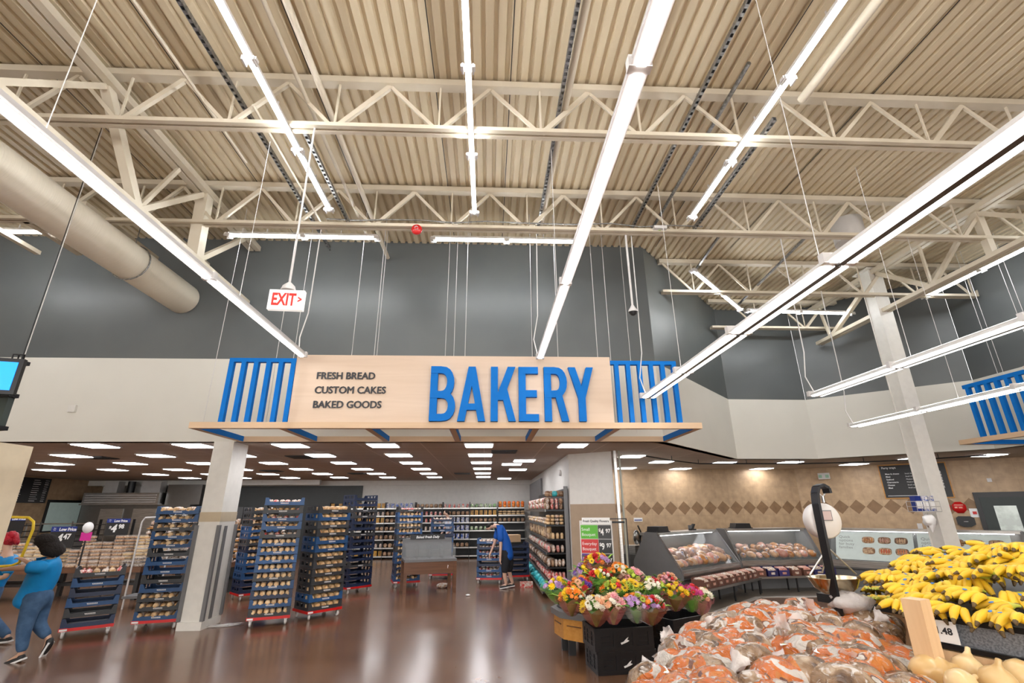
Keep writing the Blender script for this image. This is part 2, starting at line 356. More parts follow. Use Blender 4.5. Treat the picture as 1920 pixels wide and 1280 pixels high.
# pipes, struts
def pipe(x, y0, y1, z, r, label, x2=None, mat=None):
    tag(MB().tube([(x, y0, z), (x if x2 is None else x2, y1, z)], r, 8).build('roof_pipe', mat or m_cream), label, 'pipe')
pipe(1.12, -2, 8.6, 7.35, .055, 'thick cream pipe running under the roof deck above the bakery sign', 1.0)
pipe(-3.97, 1, 6.6, 7.3, .022, 'thin cream pipe ending above the low strip light')
pipe(-2.55, 1, 9.0, 7.32, .03, 'cream pipe running close beside the tube light row')
pipe(-2.3, 1, 9.7, 7.32, .045, 'twin cream pipe nearer the middle of the roof')
pipe(-3.2, 5.2, 8.6, 7.1, .02, 'short thin pipe beside the perforated strut')
pipe(4.3, 1, 5.0, 7.3, .06, 'fat cream pipe that stops at the first roof joist')
pipe(3.3, 4.5, 8.5, 7.35, .03, 'thin grey conduit beyond the middle light row', mat=m_galv)
pipe(2.4, 8.5, 11.5, 7.2, .03, 'cream pipe stub reaching over the charcoal wall') if False else None
for i, (x0, x1, y, z) in enumerate(((-6, 12, 7.95, 6.98), (-3, 4, 7.7, 6.99))):
    tag(MB().tube([(x0 + (x1 - x0) * k / 12, y + .03 * math.sin(k * 2), z + .015 * math.sin(k * 3)) for k in range(13)], .012, 6).build('conduit', m_galv), ['thin conduit clipped along the joist with the fire bell', 'second thin conduit beside the fire bell'][i], 'conduit')
def strut(x, y0, y1, z, label, mat):
    mb = MB(); mb.box(-.025, -.019, y0, y1, -.03, .03); mb.box(.019, .025, y0, y1, -.03, .03); mb.box(-.025, .025, y0, y1, .026, .03)
    y = y0
    while y < y1: mb.box(-.02, .02, y, y + .05, -.03, -.025); y += .1
    o = mb.build('perforated_strut', mat, loc=(x, 0, z)); tag(o, label, 'metal channel')
strut(-3.43, 2.5, 9.2, 7.25, 'perforated galvanised channel crossing above the exit sign', m_galv)
strut(.95, 1, 8.5, 7.28, 'perforated galvanised channel above the word bakery', m_galv)
strut(2.85, 1, 8.3, 7.3, 'long perforated channel between the wide strip and the slanting tubes', m_galv)
strut(3.85, 5.0, 7.72, 6.95, 'short perforated channel right over the slanting tube row', m_galv)
strut(-2.6, 5.5, 7.72, 6.95, 'short perforated channel over the tube row near the exit pole', m_galv)
for (a, b), lb in zip((((1306, 503), (1350, 440)), ((1385, 570), (1510, 445))), ('short steel channel over the oblique tube lights', 'long steel channel reaching towards the white column head')):
    p = at(*a, 2, 7.1); q = at(*b, 2, 7.1); tag(MB().bar(p, q, .04, .04).build('steel_channel', m_galv), lb, 'metal channel')
for i, (x, y, l) in enumerate(((-6.0, 8.6, 1.6), (-6.9, 8.2, 1.9), (-8.3, 8.4, 1.2), (-9.1, 8.3, 1.4))):
    MBx = MB().box(-.05, .05, -l / 2, l / 2, -.04, .04)
    tag(MBx.build('deck_brace', m_cream, loc=(x, y, 6.9)), ['short cream brace nearest the duct', 'long cream brace beside the duct', 'short cream brace over the pale wall', 'outermost short cream brace over the pale wall'][i] + ' under the roof', 'brace')

# columns
t = thing('support_column', 'white square column with grey corner guards between the bread racks', 'column', (-5.2, 10.15, 0))
MB().box(-.19, .19, -.3, .3, 0, ZL).build('shaft', m_colw, t)
MB().box(-.195, .195, -.305, .305, 1.78, 1.95).build('tan_band', M('tan_band', (.52, .43, .30), .5), t)
for sx, sy in ((-1, -1), (1, -1), (1, 1)):
    MB().box(sx * .20 - .03, sx * .20 + .03, sy * .31 - .03, sy * .31 + .03, .14, 1.72).build('corner_guard', m_grey, t)
MB().box(.195, .205, -.1, .0, .14, 1.7).build('rub_strip', m_grey, t)
MB().box(-.21, .21, -.33, .33, 0, .13).build('base', m_colw, t)
t = thing('support_column', 'tall white steel column rising in front of the menu board', 'column', (9.68, 10.57, 0))
MB().box(-.17, .17, -.17, -.15, 0, 7.6).box(-.17, .17, .15, .17, 0, 7.6).box(-.15, -.01, -.15, .15, 0, 7.6).build('shaft', m_colw, t)
MB().box(-.26, .26, -.26, .26, 7.6, 7.63).build('cap_plate', m_colw, t)
t = thing('door_post', 'pale metal post pair standing at the corner of the divider wall', 'post', (2.98, 11.5, 0))
MB().box(-.03, .03, -.03, .03, 0, ZL).build('post', m_steel, t); MB().box(.09, .13, -.02, .02, 0, ZL).build('post', M('greenish_post', (.35, .36, .3), .4), t)
struct(MB().box(1.93, 1.99, 18.4, 23.2, 0, 3.05).build('door_1', m_grey))

# ---------------------------------------------------------------- light fittings
def clip_mesh():
    mb = MB().box(-.09, .09, -.04, .04, -.005, .02).box(-.075, -.055, -.05, .05, -.03, .0).box(.055, .075, -.05, .05, -.03, .0)
    return mb
def tuberow(pts, label, group='bare tube lights under the roof', hang=True, gap=.03):
    """pts: section ends along one line"""
    P0 = Vector(pts[0]); P1 = Vector(pts[-1]); d = (P1 - P0).normalized(); rz = math.atan2(d.y, d.x) - PI / 2
    t = thing('tube_light', label, 'ceiling light', P0, rz, group)
    Ls = [(Vector(p) - P0).length for p in pts]
    for a, b in zip(Ls, Ls[1:]):
        MB().box(-.035, .035, a, b, .03, .075).build('housing', m_white2, t)
        MB().tube([(0, a + gap, .0), (0, b - gap, .0)], .026, 10).build('glowing_tube', m_tube, t)
        if hang: MB().tube([(0, (a + b) / 2, .07), (0, (a + b) / 2, .16)], .012, 5).build('hanger', m_white2, t)
    for a in Ls: MB().box(-.085, .085, a - .035, a + .035, -.012, .03).box(-.07, -.05, a - .055, a + .055, -.035, .02).box(.05, .07, a - .055, a + .055, -.035, .02).build('end_bracket', m_white2, t)
    return t
for x, nme in ((-.28, 'middle'), (-2.76, 'exit pole'), (3.56, 'slanting strut')):
    ys = [7.15, 5.72, 4.25, 2.8, 1.35, -.1, -1.55, -3.0]
    tuberow([(x, y, 6.8) for y in ys[::-1]], {'middle': 'row of bare white tube lights over the middle of the aisle', 'exit pole': 'row of bare tube lights passing behind the exit sign pole', 'slanting strut': 'row of bare tube lights beside a perforated strut'}[nme])
tuberow([(-5.02, 8.28, 6.95), (-3.6, 8.28, 6.95), (-2.2, 8.28, 6.95)], 'pair of tube lights along the wall above the exit sign')
tuberow([(-1.12, 8.28, 6.95), (.32, 8.28, 6.95), (1.78, 8.28, 6.95)], 'pair of tube lights along the wall beside the red bell')
tuberow([(-10.9, 8.3, 6.95), (-9.6, 8.3, 6.95), (-8.2, 8.3, 6.95)], 'pair of tube lights along the wall beyond the duct')
tuberow([(4.48, 9.31, 6.9), (5.6, 10.42, 6.9), (6.64, 11.45, 6.9)], 'pair of tube lights running obliquely along the charcoal wall')
tuberow([(6.85, 11.5, 6.9), (8.31, 11.52, 6.9), (9.8, 11.6, 6.9)], 'pair of tube lights above the deli facade')
tuberow([(10.9, 10.5, 6.9), (10.9, 9.05, 6.9), (10.9, 7.6, 6.9), (10.9, 6.1, 6.9), (10.9, 4.7, 6.9)][::-1], 'row of tube lights beyond the tall white column')
def striplight(x, z, yend, n, L, dbl, label, ycord):
    t = thing('strip_light', label, 'hanging light', (x, yend, z), 0, 'low hanging strip lights')
    w_ = .25 if dbl else .12
    for k in range(n):
        a = -(k + 1) * L + .012; b = -k * L - .012
        MB().prism([(-w_ / 2, .0), (w_ / 2, 0), (w_ / 2 - .015, .035), (.05, .07), (-.05, .07), (-w_ / 2 + .015, .035)], b - a, 0, Tm((0, a, 0))).build('housing', m_white2, t)
        if dbl:
            for sx in (-1, 1): MB().box(sx * .066 - .030, sx * .066 + .030, a + .02, b - .02, -.012, .003).build('diffuser', m_low, t)
            MB().box(-.026, .026, a, b, -.02, .003).build('centre_channel', m_steeld, t)
        else: MB().box(-.028, .028, a + .02, b - .02, -.016, .003).build('diffuser', m_low, t)
        MB().box(-.04, .04, a + .02, b - .02, .071, .075).build('added_uplight', m_up, t)  # glowing strip added above the housing to brighten the roof deck
        MB().box(-w_ / 2 - .01, w_ / 2 + .01, -k * L - .03, -k * L + .03, -.006, .08).build('end_bracket', m_white2, t)
    for y in ycord: MB().tube([(0, y, .07), (0, y, 6.9 - z)], .004, 5).build('hanging_cable', m_white2, t)
    MB().tube([(-.05, -.05, .05), (-.1, .02, .35), (-.02, .03, .8), (0, .02, 6.9 - z)], .010, 6).build('power_cord', m_white2, t)
striplight(-3.13, 4.4, 7.85, 6, 2.87, False, 'low strip light under the round duct, ending above the blue slats', [-2.2, -5])
striplight(.87, 4.4, 7.85, 6, 2.87, False, 'low strip light ending over the letters of the bakery sign', [-2.2])
striplight(2.68, 3.72, 7.85, 7, 1.56, True, 'wide double strip light hanging lowest over the produce', [-1.5, -4.5])
striplight(5.61, 3.76, 7.85, 6, 1.75, True, 'double strip light crossing in front of the tall white column', [-2.0])
striplight(8.01, 3.62, 10.2, 6, 1.75, True, 'farthest low strip light, in front of the deli facade', [-2.5])
striplight(-7.0, 4.4, 4.0, 5, 2.87, False, 'unseen low strip light added beside the camera to brighten the store', [-2.5])  # row out of view, added for more light in the store

tro = MB().box(-.31, .31, -.31, .31, 0, .02); trd = MB().box(-.28, .28, -.28, .28, -.012, -.001)
first = None; GX = [-13.9, -11.95, -9.95, -8.0, -6.05, -4.1, -2.2, -.2]; GY = [10.35, 12.25, 14.25, 16.4, 18.5, 20.6]
spots = [(x, y) for x in GX for y in GY if not (x < -13 and y > 17)] + [(1.8, 10.4), (.7, 14.8), (1.0, 13.7), (1.0, 16.8), (.7, 21.7)]
dspots = [(3.72, 12.62), (5.04, 14.18), (4.6, 16.4), (6.57, 16.7), (7.03, 14.5), (9.04, 14.44), (9.48, 16.8), (11.54, 15.1), (13.3, 12.5), (13.8, 9.5), (12.0, 13.3)]
rowname = lambda y: ['row nearest the aisle', 'second row', 'third row', 'fourth row', 'fifth row', 'row nearest the rear wall'][min(range(6), key=lambda i: abs(GY[i] - y))]
for i, (x, y) in enumerate(spots + dspots):
    deli = i >= len(spots)
    lab = 'white recessed light panel in the deli ceiling' if deli else 'white recessed light panel in the bakery ceiling, ' + rowname(y)
    g = 'deli ceiling lights' if deli else 'bakery ceiling lights, ' + rowname(y)
    if first is None:
        first = thing('ceiling_light_panel', lab, 'ceiling light', (x, y, ZL - .021), 0, g); tro.build('frame', m_white2, first); trd.build('diffuser', m_trof, first)
    else: copy_tree(first, (x, y, ZL - .021), None, lab, g)
mbv = MB().box(-.3, .3, -.3, .3, 0, .015)
for k in range(6): mbv.box(-.27, .27, -.27 + k * .095, -.21 + k * .095, -.008, 0)
vm = mbv.mesh('ceiling_vent', m_black)
for (u, v), lb in zip([(185, 857), (565, 856), (510, 882), (670, 887), (867, 887), (945, 846)], ['nearest the pale wall', 'near the support column', 'between the middle rows', 'above the dark tray stack', 'above the bread bin', 'over the way to the shelves']):
    p = at(u, v, 2, ZL); item('ceiling_vent', vm, (p.x, p.y, ZL - .02), 0, 'dark square ceiling vent ' + lb, 'vent')
# sprinkler pipe under the deli ceiling
mb = MB(); pts = [at(u, v, 2, ZL - .12) for u, v in ((1212, 855), (1260, 863), (1310, 869), (1400, 869), (1500, 869), (1620, 866), (1760, 859), (1850, 853))]
mb.tube(pts, .018, 6)
for p in pts[1:-1]: mb.tube([p, p + Vector((0, 0, .12))], .01, 5)
tag(mb.build('curved_pipe', m_blackm), 'thin dark bent pipe under the deli ceiling', 'pipe')

# ================================================================ bakery sign
def letter(mb, ch, x, z, w, h, st, y0, y1, m=0):
    T = Tm((x, y0, z)); d = y1 - y0
    kk = [0]
    def P(poly):
        kk[0] += 1; mb.prism([(a * w, b * h) for a, b in poly], d, m, Tm((x, y0 - .0004 * kk[0], z)))
    s = st / w; q = st / h
    def bowl(z0, z1, xr=1.0):   # half ring between heights, joined to the stem
        c = (z0 + z1) / 2; ro = (z1 - z0) / 2; n = 10; out = []; inn = []; xs_ = 1 - (xr and .0); base = xr - .55
        for i in range(n + 1):
            a = -PI / 2 + PI * i / n
            out.append((base + (.55) * max(0, math.cos(a)) ** .75, c + ro * math.sin(a)))
            inn.append((base + (.55 - s) * max(0, math.cos(a)) ** .75, c + (ro - q) * math.sin(a)))
        for i in range(n): P([out[i], out[i + 1], inn[i + 1], inn[i]])
        P([(0, z0), (base + .02, z0), (base + .02, z0 + q), (0, z0 + q)]); P([(0, z1 - q), (base + .02, z1 - q), (base + .02, z1), (0, z1)])
    def dia(a, b, wd):          # slanted bar with flat ends
        P([(a[0], a[1]), (a[0] + wd, a[1]), (b[0] + wd, b[1]), (b[0], b[1])])
    if ch == 'B': P([(0, 0), (s, 0), (s, 1), (0, 1)]); bowl(.0, .54); bowl(.54 - q, 1.0, .94)
    if ch == 'A': dia((0, 0), (.5 - s * .5, 1), s); dia((1 - s, 0), (.5 - s * .5, 1), s); P([(.2, .2), (.8, .2), (.8, .2 + q * .9), (.2, .2 + q * .9)])
    if ch == 'K': P([(0, 0), (s, 0), (s, 1), (0, 1)]); dia((s * .6, .38), (1 - s * 1.05, 1), s * 1.1); dia((1 - s * .95, 0), (.36, .62), s * 1.0)
    if ch == 'E':
        P([(0, 0), (s, 0), (s, 1), (0, 1)])
        for zz, xr in ((0, 1), (.5 - q / 2, .92), (1 - q, 1)): P([(0, zz), (xr, zz), (xr, zz + q), (0, zz + q)])
    if ch == 'R': P([(0, 0), (s, 0), (s, 1), (0, 1)]); bowl(.43, 1.0); dia((1 - s * .9, 0), (.45, .5), s)
    if ch == 'Y': dia((.5 - s / 2, .42), (0, 1), s); dia((.5 - s / 2, .42), (1 - s, 1), s); P([(.5 - s / 2, 0), (.5 + s / 2, 0), (.5 + s / 2, .45), (.5 - s / 2, .45)])
sg = thing('bakery_sign', 'pale maple bakery sign with blue slats and canopy frame', 'sign')
cz0, cz1, cy0, cy1 = 3.245, 3.345, 8.1, 9.84
MB().box(-4.89, 3.66, cy0, cy0 + .1, cz0, cz1).build('front_beam', m_maple2, sg)
MB().box(-4.89, 3.66, cy1 - .1, cy1, cz0, cz1).build('rear_beam', m_maple2, sg)
for i, x in enumerate((-4.84, -3.43, -2.02, -.61, .8, 2.21, 3.61)):
    MB().box(x - .05, x + .05, cy0 + .1, cy1 - .1, cz0, cz1).build('cross_beam', m_maple2, sg)
    mb = MB()
    if i < 6: mb.box(x + .051, x + .057, cy0 + .1, cy1 - .1, cz0 + .004, cz1)
    if i > 0: mb.box(x - .057, x - .051, cy0 + .1, cy1 - .1, cz0 + .004, cz1)
    mb.build('blue_side_panel', m_blue, sg)
MB().box(-3.33, 2.15, cy0 + .03, cy0 + .15, cz1, 4.52).build('maple_panel', m_maple, sg)
for x0, x1 in ((-4.45, -3.33), (2.15, 3.34)):
    MB().box(x0, x1, 8.11, 8.19, 4.38, 4.45).build('slat_rail', m_blue, sg)
    for k in range(6):
        x = (x0 if x0 < 0 else x0 + .07) + k * .208
        MB().box(x, x + .075, 8.11, 8.19, cz1, 4.38).build('blue_slat', m_blue, sg)
X = -1.0
for ch, wd in zip('BAKERY', (.43, .47, .42, .34, .40, .44)):
    mb = MB(); letter(mb, ch, X, cz1 + .01, wd, .95, .122, 8.05, 8.125); mb.build('letter_' + ch.lower(), m_blue, sg)
    X += wd + {'B': .04, 'A': .09, 'K': .06, 'E': .1, 'R': .03, 'Y': 0}[ch]
mb = MB()
for s_, z in (('FRESH BREAD', 4.085), ('CUSTOM CAKES', 3.835), ('BAKED GOODS', 3.585)):
    [text(mb, s_, -2.96 + q * .004, 8.118 - q * .0006, z + q * .002, .17, ext=.008, xs=.96) for q in range(3)]
mb.build('small_lettering', m_ink, sg)
for u in (408, 520, 552, 660, 702, 707, 835, 851, 872, 998, 1046, 1120, 1144, 1181):
    p = at(u, 660, 1, 9.2 if u % 2 else 8.6); MB().tube([(p.x, p.y, cz1 if not (-3.3 < p.x < 2.15) else 4.0), (p.x, p.y, ZD)], .006, 4).build('hanging_cable', m_white2, sg)
# deli sign on the side facade
sg = thing('deli_sign', 'second blue slatted sign with maple canopy on the side facade', 'sign', (10.45, 10.35, 0), -PI / 2)
MB().box(0, 7, 0, .1, 3.245, 3.345).build('front_beam', m_maple2, sg); MB().box(0, 7, 1.6, 1.7, 3.245, 3.345).build('rear_beam', m_maple2, sg)
for k in range(5):
    x = .05 + k * 1.41; MB().box(x - .05, x + .05, .1, 1.6, 3.245, 3.345).build('cross_beam', m_maple2, sg); MB().box(x + .051, x + .057, .1, 1.6, 3.25, 3.345).build('blue_side_panel', m_blue, sg)
MB().box(.45, 1.75, .01, .09, 4.4, 4.48).build('slat_rail', m_blue, sg)
for k in range(6): MB().box(.5 + k * .21, .575 + k * .21, .01, .09, 3.345, 4.4).build('blue_slat', m_blue, sg)
MB().box(1.75, 6, .03, .15, 3.345, 4.55).build('maple_panel', m_maple, sg)
for x in (.5, .62, 1.3, 1.42, 2.1, 2.2, 2.9, 3.0): MB().tube([(x, .9, 3.345), (x, .9, ZD)], .006, 4).build('hanging_cable', m_white2, sg)

# exit sign, bell, camera dome, emergency light
t = thing('exit_sign', 'white exit sign with red letters hanging on a long pole', 'exit sign', (-2.4, 5.33, 4.18), math.radians(4))
MB().tube([(0, 0, .36), (0, 0, 2.68)], .014, 8).build('pole', m_white2, t)
MB().lathe([(.02, .36), (.07, .31), (.09, .25)], 12).build('mounting_cup', m_white2, t)
MB().box(-.2, .2, -.03, .03, 0, .25).build('housing', m_exit, t)
mb = MB(); text(mb, 'EXIT', -.165, -.033, .055, .215, ext=.003, bold=.006, xs=.62); text(mb, '>', .13, -.033, .09, .12, ext=.003, xs=.7, bold=.004); mb.build('lettering', m_sig, t)
p = at(782, 433, 1, 7.69)
t = thing('fire_bell', 'round red fire bell on the roof joist', 'alarm', (p.x, p.y, p.z), 0)
MB().lathe([(0, -.04), (.09, -.035), (.1, .0), (.09, .03), (0, .04)], 16, 0, Tm((0, -.05, 0), 0, PI / 2)).build('gong', m_red, t)
MB().lathe([(0, -.02), (.035, -.018), (.035, .02)], 10, 0, Tm((0, -.1, 0), 0, PI / 2)).build('hub', m_wlet, t)
p = at(1187, 585, 1, 7.85)
t = thing('dome_camera', 'dark dome camera hanging on a white pole beside the bakery sign', 'camera', (p.x, p.y, p.z))
MB().tube([(0, 0, .12), (0, 0, 6.9 - p.z)], .02, 8).build('pole', m_white2, t)
MB().lathe([(.02, .14), (.05, .08), (.085, .03), (.085, .0)], 14).build('housing', m_white2, t); MB().lathe([(.07, .0), (.06, -.035), (.03, -.06), (0, -.065)], 14).build('dome', m_black, t)
p = at(1232, 434, 1, 7.8)
t = thing('wireless_box', 'white box with a small green mark on the roof joist', 'device', (p.x, p.y - .1, p.z - .02))
MB().box(-.12, .12, -.1, .1, -.03, .03).build('case', m_white2, t); MB().box(-.02, .02, -.04, .0, -.034, -.03).build('green_mark', M('green_mark', (.3, .5, .05), .5), t)
p = at(136, 766, 1, 9.83)
tag(MB().box(-.07, .07, -.05, .0, -.07, .07).build('wall_sensor', m_white, loc=(p.x, 9.849, p.z)), 'small square sensor box on the pale wall', 'sensor')
p = at(1596, 455, 2, 7.0)
tag(MB().lathe([(.28, 0), (.28, .5), (.24, .52)], 20).lathe([(0, 0), (.28, 0)], 20).build('roof_fan', m_white2, loc=(p.x, p.y, 7.0)), 'white round roof fan housing near the tall column head', 'fan')
p = at(1555, 890, 1, 16.4)
t = thing('emergency_light', 'small white emergency light box on the tan deli wall', 'emergency light', (11.5, 16.55, 2.97), math.radians(-44))
MB().box(-.17, .17, -.08, .0, -.1, .1).build('case', m_white2, t)
for s_ in (-.1, .1): MB().box(s_ - .05, s_ + .05, -.1, -.08, -.06, .04).build('lens', M('green_lens', (.3, .5, .35), .3), t)
p = Vector((2.0, 14.0, 2.95)); tag(MB().lathe([(0, -.05), (.08, -.045), (.08, 0)], 14, 0, Tm((0, 0, 0), 0, 0, PI / 2)).build('smoke_alarm', m_white2, loc=(1.99, 13.6, 2.9)), 'round white alarm on the upper divider wall', 'alarm')
# ================================================================ bread racks
m_tblue = M('blue_tray', (.016, .075, .21), .45, col2=(.014, .065, .18), rnd=.25)
m_tnavy = M('navy_tray', (.010, .022, .065), .45, rnd=.3)
m_tgrey = M('dark_grey_tray', (.035, .037, .042), .5, rnd=.3)
m_bread = M('bread_crust', (.55, .30, .12), .5, col2=(.72, .50, .28), scale=22, rnd=.15)
m_breadl = M('pale_bread', (.74, .55, .33), .5, col2=(.55, .33, .15), scale=18, rnd=.15)
m_wrap = M('white_bread_bag', (.72, .67, .62), .25, col2=(.45, .25, .14), scale=28, rnd=.15)
m_wrapr = M('red_printed_bag', (.62, .05, .05), .25, col2=(.75, .66, .58), scale=20, rnd=.15)
m_wrapg = M('green_printed_bag', (.16, .36, .12), .25, col2=(.7, .66, .55), scale=20, rnd=.15)
m_wrapb = M('blue_printed_bag', (.04, .10, .38), .25, col2=(.7, .66, .62), scale=20, rnd=.15)
m_teal = M('teal_pack', (.02, .42, .47), .3, col2=(.1, .55, .6), rnd=.1)
m_orange = M('orange_pack', (.85, .13, .01), .35, col2=(.8, .3, .05), scale=12, rnd=.1)
m_gold = M('golden_pack', (.6, .33, .04), .35, col2=(.35, .15, .03), scale=15, rnd=.2)
m_brownp = M('brown_pack', (.20, .09, .045), .4, col2=(.5, .35, .22), scale=18, rnd=.3)
m_jar = M('brown_jar', (.30, .15, .07), .2, col2=(.5, .3, .16), scale=12, rnd=.3)
m_card = M('brown_cardboard', (.42, .27, .15), .7)

def tray_mesh(mt, label=True, w=.70, d=.56, h=.14):
    mb = MB()
    mb.box(-w / 2, w / 2, 0, d, 0, .012)
    fr = [(-w / 2, 0), (w / 2, 0), (w / 2, h), (w / 2 - .05, h), (w / 2 - .085, .062), (-w / 2 + .085, .062), (-w / 2 + .05, h), (-w / 2, h)]
    mb.prism(fr[::-1], .02); mb.prism(fr[::-1], .02, 0, Tm((0, d - .02, 0)))
    for sx in (-1, 1):
        x = sx * (w / 2 - .01)
        mb.box(x - .01, x + .01, .02, d - .02, .012, .05); mb.box(x - .01, x + .01, .02, d - .02, h - .025, h)
        for k in range(4): mb.box(x - .01, x + .01, .02 + k * .155, .07 + k * .155, .05, h - .025)
    mb.box(-w / 2 - .006, w / 2 + .006, -.008, .0, .0, .014)
    if label:
        for k in range(7): mb.box(-.075 + k * .021, -.06 + k * .021, -.003, .0, .036, .047, 1)
        mb.box(-.07, .07, -.003, 0, .026, .030, 1)
    return mb.mesh('bread_tray', [mt, m_wlet])
TR = {'b': tray_mesh(m_tblue), 'n': tray_mesh(m_tnavy, False), 'g': tray_mesh(m_tgrey)}
TRC = {'b': 'blue', 'n': 'dark navy', 'g': 'dark grey'}
def loafmesh(kind):
    mb = MB()
    if kind == 'bun':     # long wrapped pack of sliced rolls, rounded crust end outward
        mb.ell((0, .2, .05), (.052, .2, .045), 10, 7, .75, mf=lambda u, v: 1 if .42 < v < .9 and (u < .1 or u > .9) else 0)
        mb.ell((0, .01, .045), (.044, .03, .040), 10, 6, .8, 1)
    if kind == 'roll': mb.ell((0, .1, .042), (.062, .1, .042), 10, 7, .8, 0, jit=.04); mb.ell((0, .03, .04), (.05, .04, .033), 8, 6, .9, 1)
    if kind == 'bag': mb.ell((0, .15, .05), (.075, .16, .052), 10, 7, .8, 0, jit=.08); mb.tube([(0, .3, .05), (0, .36, .06), (0, .4, .09)], [.03, .012, .03], 6)
    return mb
LF = {'bun': loafmesh('bun').mesh('wrapped_bun_loaf', [m_wrap, m_breadl]), 'roll': loafmesh('roll').mesh('sandwich_roll_pack', [m_breadl, m_bread]),
      'bag': loafmesh('bag').mesh('bagged_loaf', [m_wrap, m_bread]), 'red': loafmesh('bag').mesh('bagged_loaf', [m_wrapr, m_bread]),
      'green': loafmesh('bag').mesh('bagged_loaf', [m_wrapg, m_bread]), 'gold': loafmesh('bag').mesh('bagged_loaf', [m_bread, m_gold]), 'blue': loafmesh('bag').mesh('bagged_loaf', [m_wrapb, m_bread])}
LNAME = {'bun': ('wrapped_bun_loaf', 'wrapped bun pack'), 'roll': ('sandwich_roll_pack', 'golden roll pack'), 'bag': ('bagged_loaf', 'white bagged loaf'), 'red': ('bagged_loaf', 'red printed bagged loaf'),
         'green': ('bagged_loaf', 'green printed bagged loaf'), 'gold': ('bagged_loaf', 'golden bagged loaf'), 'blue': ('bagged_loaf', 'blue printed bagged loaf')}
wheel = MB().lathe([(.0, -.016), (.045, -.016), (.05, -.008), (.05, .008), (.045, .016), (0, .016)], 14, 0, Tm((0, 0, .05), 0, 0, PI / 2)).mesh('wheel', m_white2)
fork = MB().box(-.022, -.017, -.02, .02, .04, .105).box(.017, .022, -.02, .02, .04, .105).box(-.03, .03, -.03, .03, .1, .11).mesh('caster', m_steel)
def dolly(P, rz, where, w=.72, d=.6):
    t = thing('tray_dolly', 'red wheeled tray dolly under ' + where, 'dolly', P, rz)
    mb = MB().box(-w / 2, w / 2, 0, .05, .11, .155).box(-w / 2, w / 2, d - .05, d, .11, .155).box(-w / 2, -w / 2 + .05, .05, d - .05, .11, .155).box(w / 2 - .05, w / 2, .05, d - .05, .11, .155)
    mb.box(-w / 2, -w / 2 + .12, -.004, .0, .115, .16).box(w / 2 - .12, w / 2, -.004, 0, .115, .16)
    mb.build('deck', m_red, t)
    MB().box(-w / 2 + .01, -w / 2 + .11, -.007, -.004, .12, .148).build('paper_label', m_wlet, t)
    for sx in (-1, 1):
        for y in (.06, d - .06):
            c = bpy.data.objects.new('caster', fork); COL.objects.link(c); c.parent = t; c.location = (sx * (w / 2 - .07), y, 0); c.rotation_euler.z = R.uniform(-.6, .6)
            k = bpy.data.objects.new('wheel', wheel); COL.objects.link(k); k.parent = c
    return t
def rack(FL, FR, code, fill, where, pitch=.147, z0=.156, n_in=6, backset=0, skip=()):
    """code: tray colours from the top down; fill: what lies in each tray ('.' empty)"""
    FL = Vector((FL[0], FL[1], 0)); FR = Vector((FR[0], FR[1], 0)); d = FR - FL; rz = math.atan2(d.y, d.x)
    c = (FL + FR) / 2; T = Tm(c, rz); n = len(code)
    dolly(c, rz, where)
    for i, ch in enumerate(code):
        z = z0 + (n - 1 - i) * pitch; jx = R.uniform(-.006, .006)
        item('bread_tray', TR[ch], T @ Vector((jx, .015, z)), rz, '%s plastic bread tray, %s of %s' % (TRC[ch], nth(i), where), 'tray')
        f = fill[i] if i < len(fill) else '.'
        if f == '.': continue
        kinds = {'w': ['bun'], 'r': ['roll'], 'm': ['red', 'gold', 'bag', 'gold'], 'x': ['bag', 'red', 'bag'], 'k': ['bun', 'gold']}[f]
        tot = n_in if f != 'r' else 5
        for k in range(tot):
            kd = kinds[k % len(kinds)] if len(kinds) < 3 else R.choice(kinds)
            sc = 1.0
            p = T @ Vector((-.27 + .54 * k / (tot - 1) + R.uniform(-.004, .004), .035 if f != 'r' else .03, z + .014))
            nm_, lb = LNAME[kd]
            s3_ = {'bun': (1.05, 1.2, 1.25), 'roll': (1.05, 1.25, 1.4)}.get(kd, (.72, 1.1, .9))
            item(nm_, LF[kd], p, rz + R.uniform(-.06, .06), '%s in the %s tray of %s' % (lb, nth(i), where), 'bread', 'bread in the %s tray of %s' % (nth(i), where), s3_)
rack((-4.32, 9.93), (-3.58, 10.19), 'bgbbgbbbbgbnbg', 'xmmmxwwwwwwwww', 'the tall rack beside the column')
rack((-3.41, 10.42), (-2.87, 10.98), 'gbggbbgggggbg', 'rrrrrrrrrrrrr', 'the rack turned askew in the middle')
rack((-3.50, 13.43), (-2.97, 13.98), 'nnggnngnnnngnnn', '...............', 'the dark rack of empties behind')
rack((-5.72, 12.66), (-5.20, 13.15), 'gggbbgnbbbbnn', 'kkkkkkwww....', 'the rack half hidden behind the tall one')
rack((-2.50, 14.40), (-1.84, 14.60), 'gbbgbgbgbbnnb', 'xwwwwxwwwwwkk', 'the rack behind the bread bin')
rack((-1.75, 15.95), (-1.05, 16.0), 'nbbnbnbnnbb', 'x..........', 'the navy rack behind the bin sign')
rack((-7.02, 9.30), (-6.38, 9.74), 'gbnbgn', 'm.....', 'the low stack by the walking worker', .152)
rack((-6.21, 9.84), (-5.50, 10.02), 'bbgbbgbbgbggb', 'kkkkk.....kkk', 'the blue rack against the column')
rack((-.31, 14.95), (.40, 14.88), 'bnbbnbb', 'xxxx.xx', 'the short rack by the bending worker')
rack((.55, 15.38), (1.21, 15.45), 'nnnnnn', '......', 'the low navy stack at the shelf end')
tag(MB().box(-.2, .2, 0, .28, 0, .2).box(-.19, .19, .01, .27, .2, .205, 1).build('cardboard_box', [m_card, m_palew], loc=(.8, 15.55, 1.04), rz=.2), 'brown cardboard box on the low navy stack', 'box')
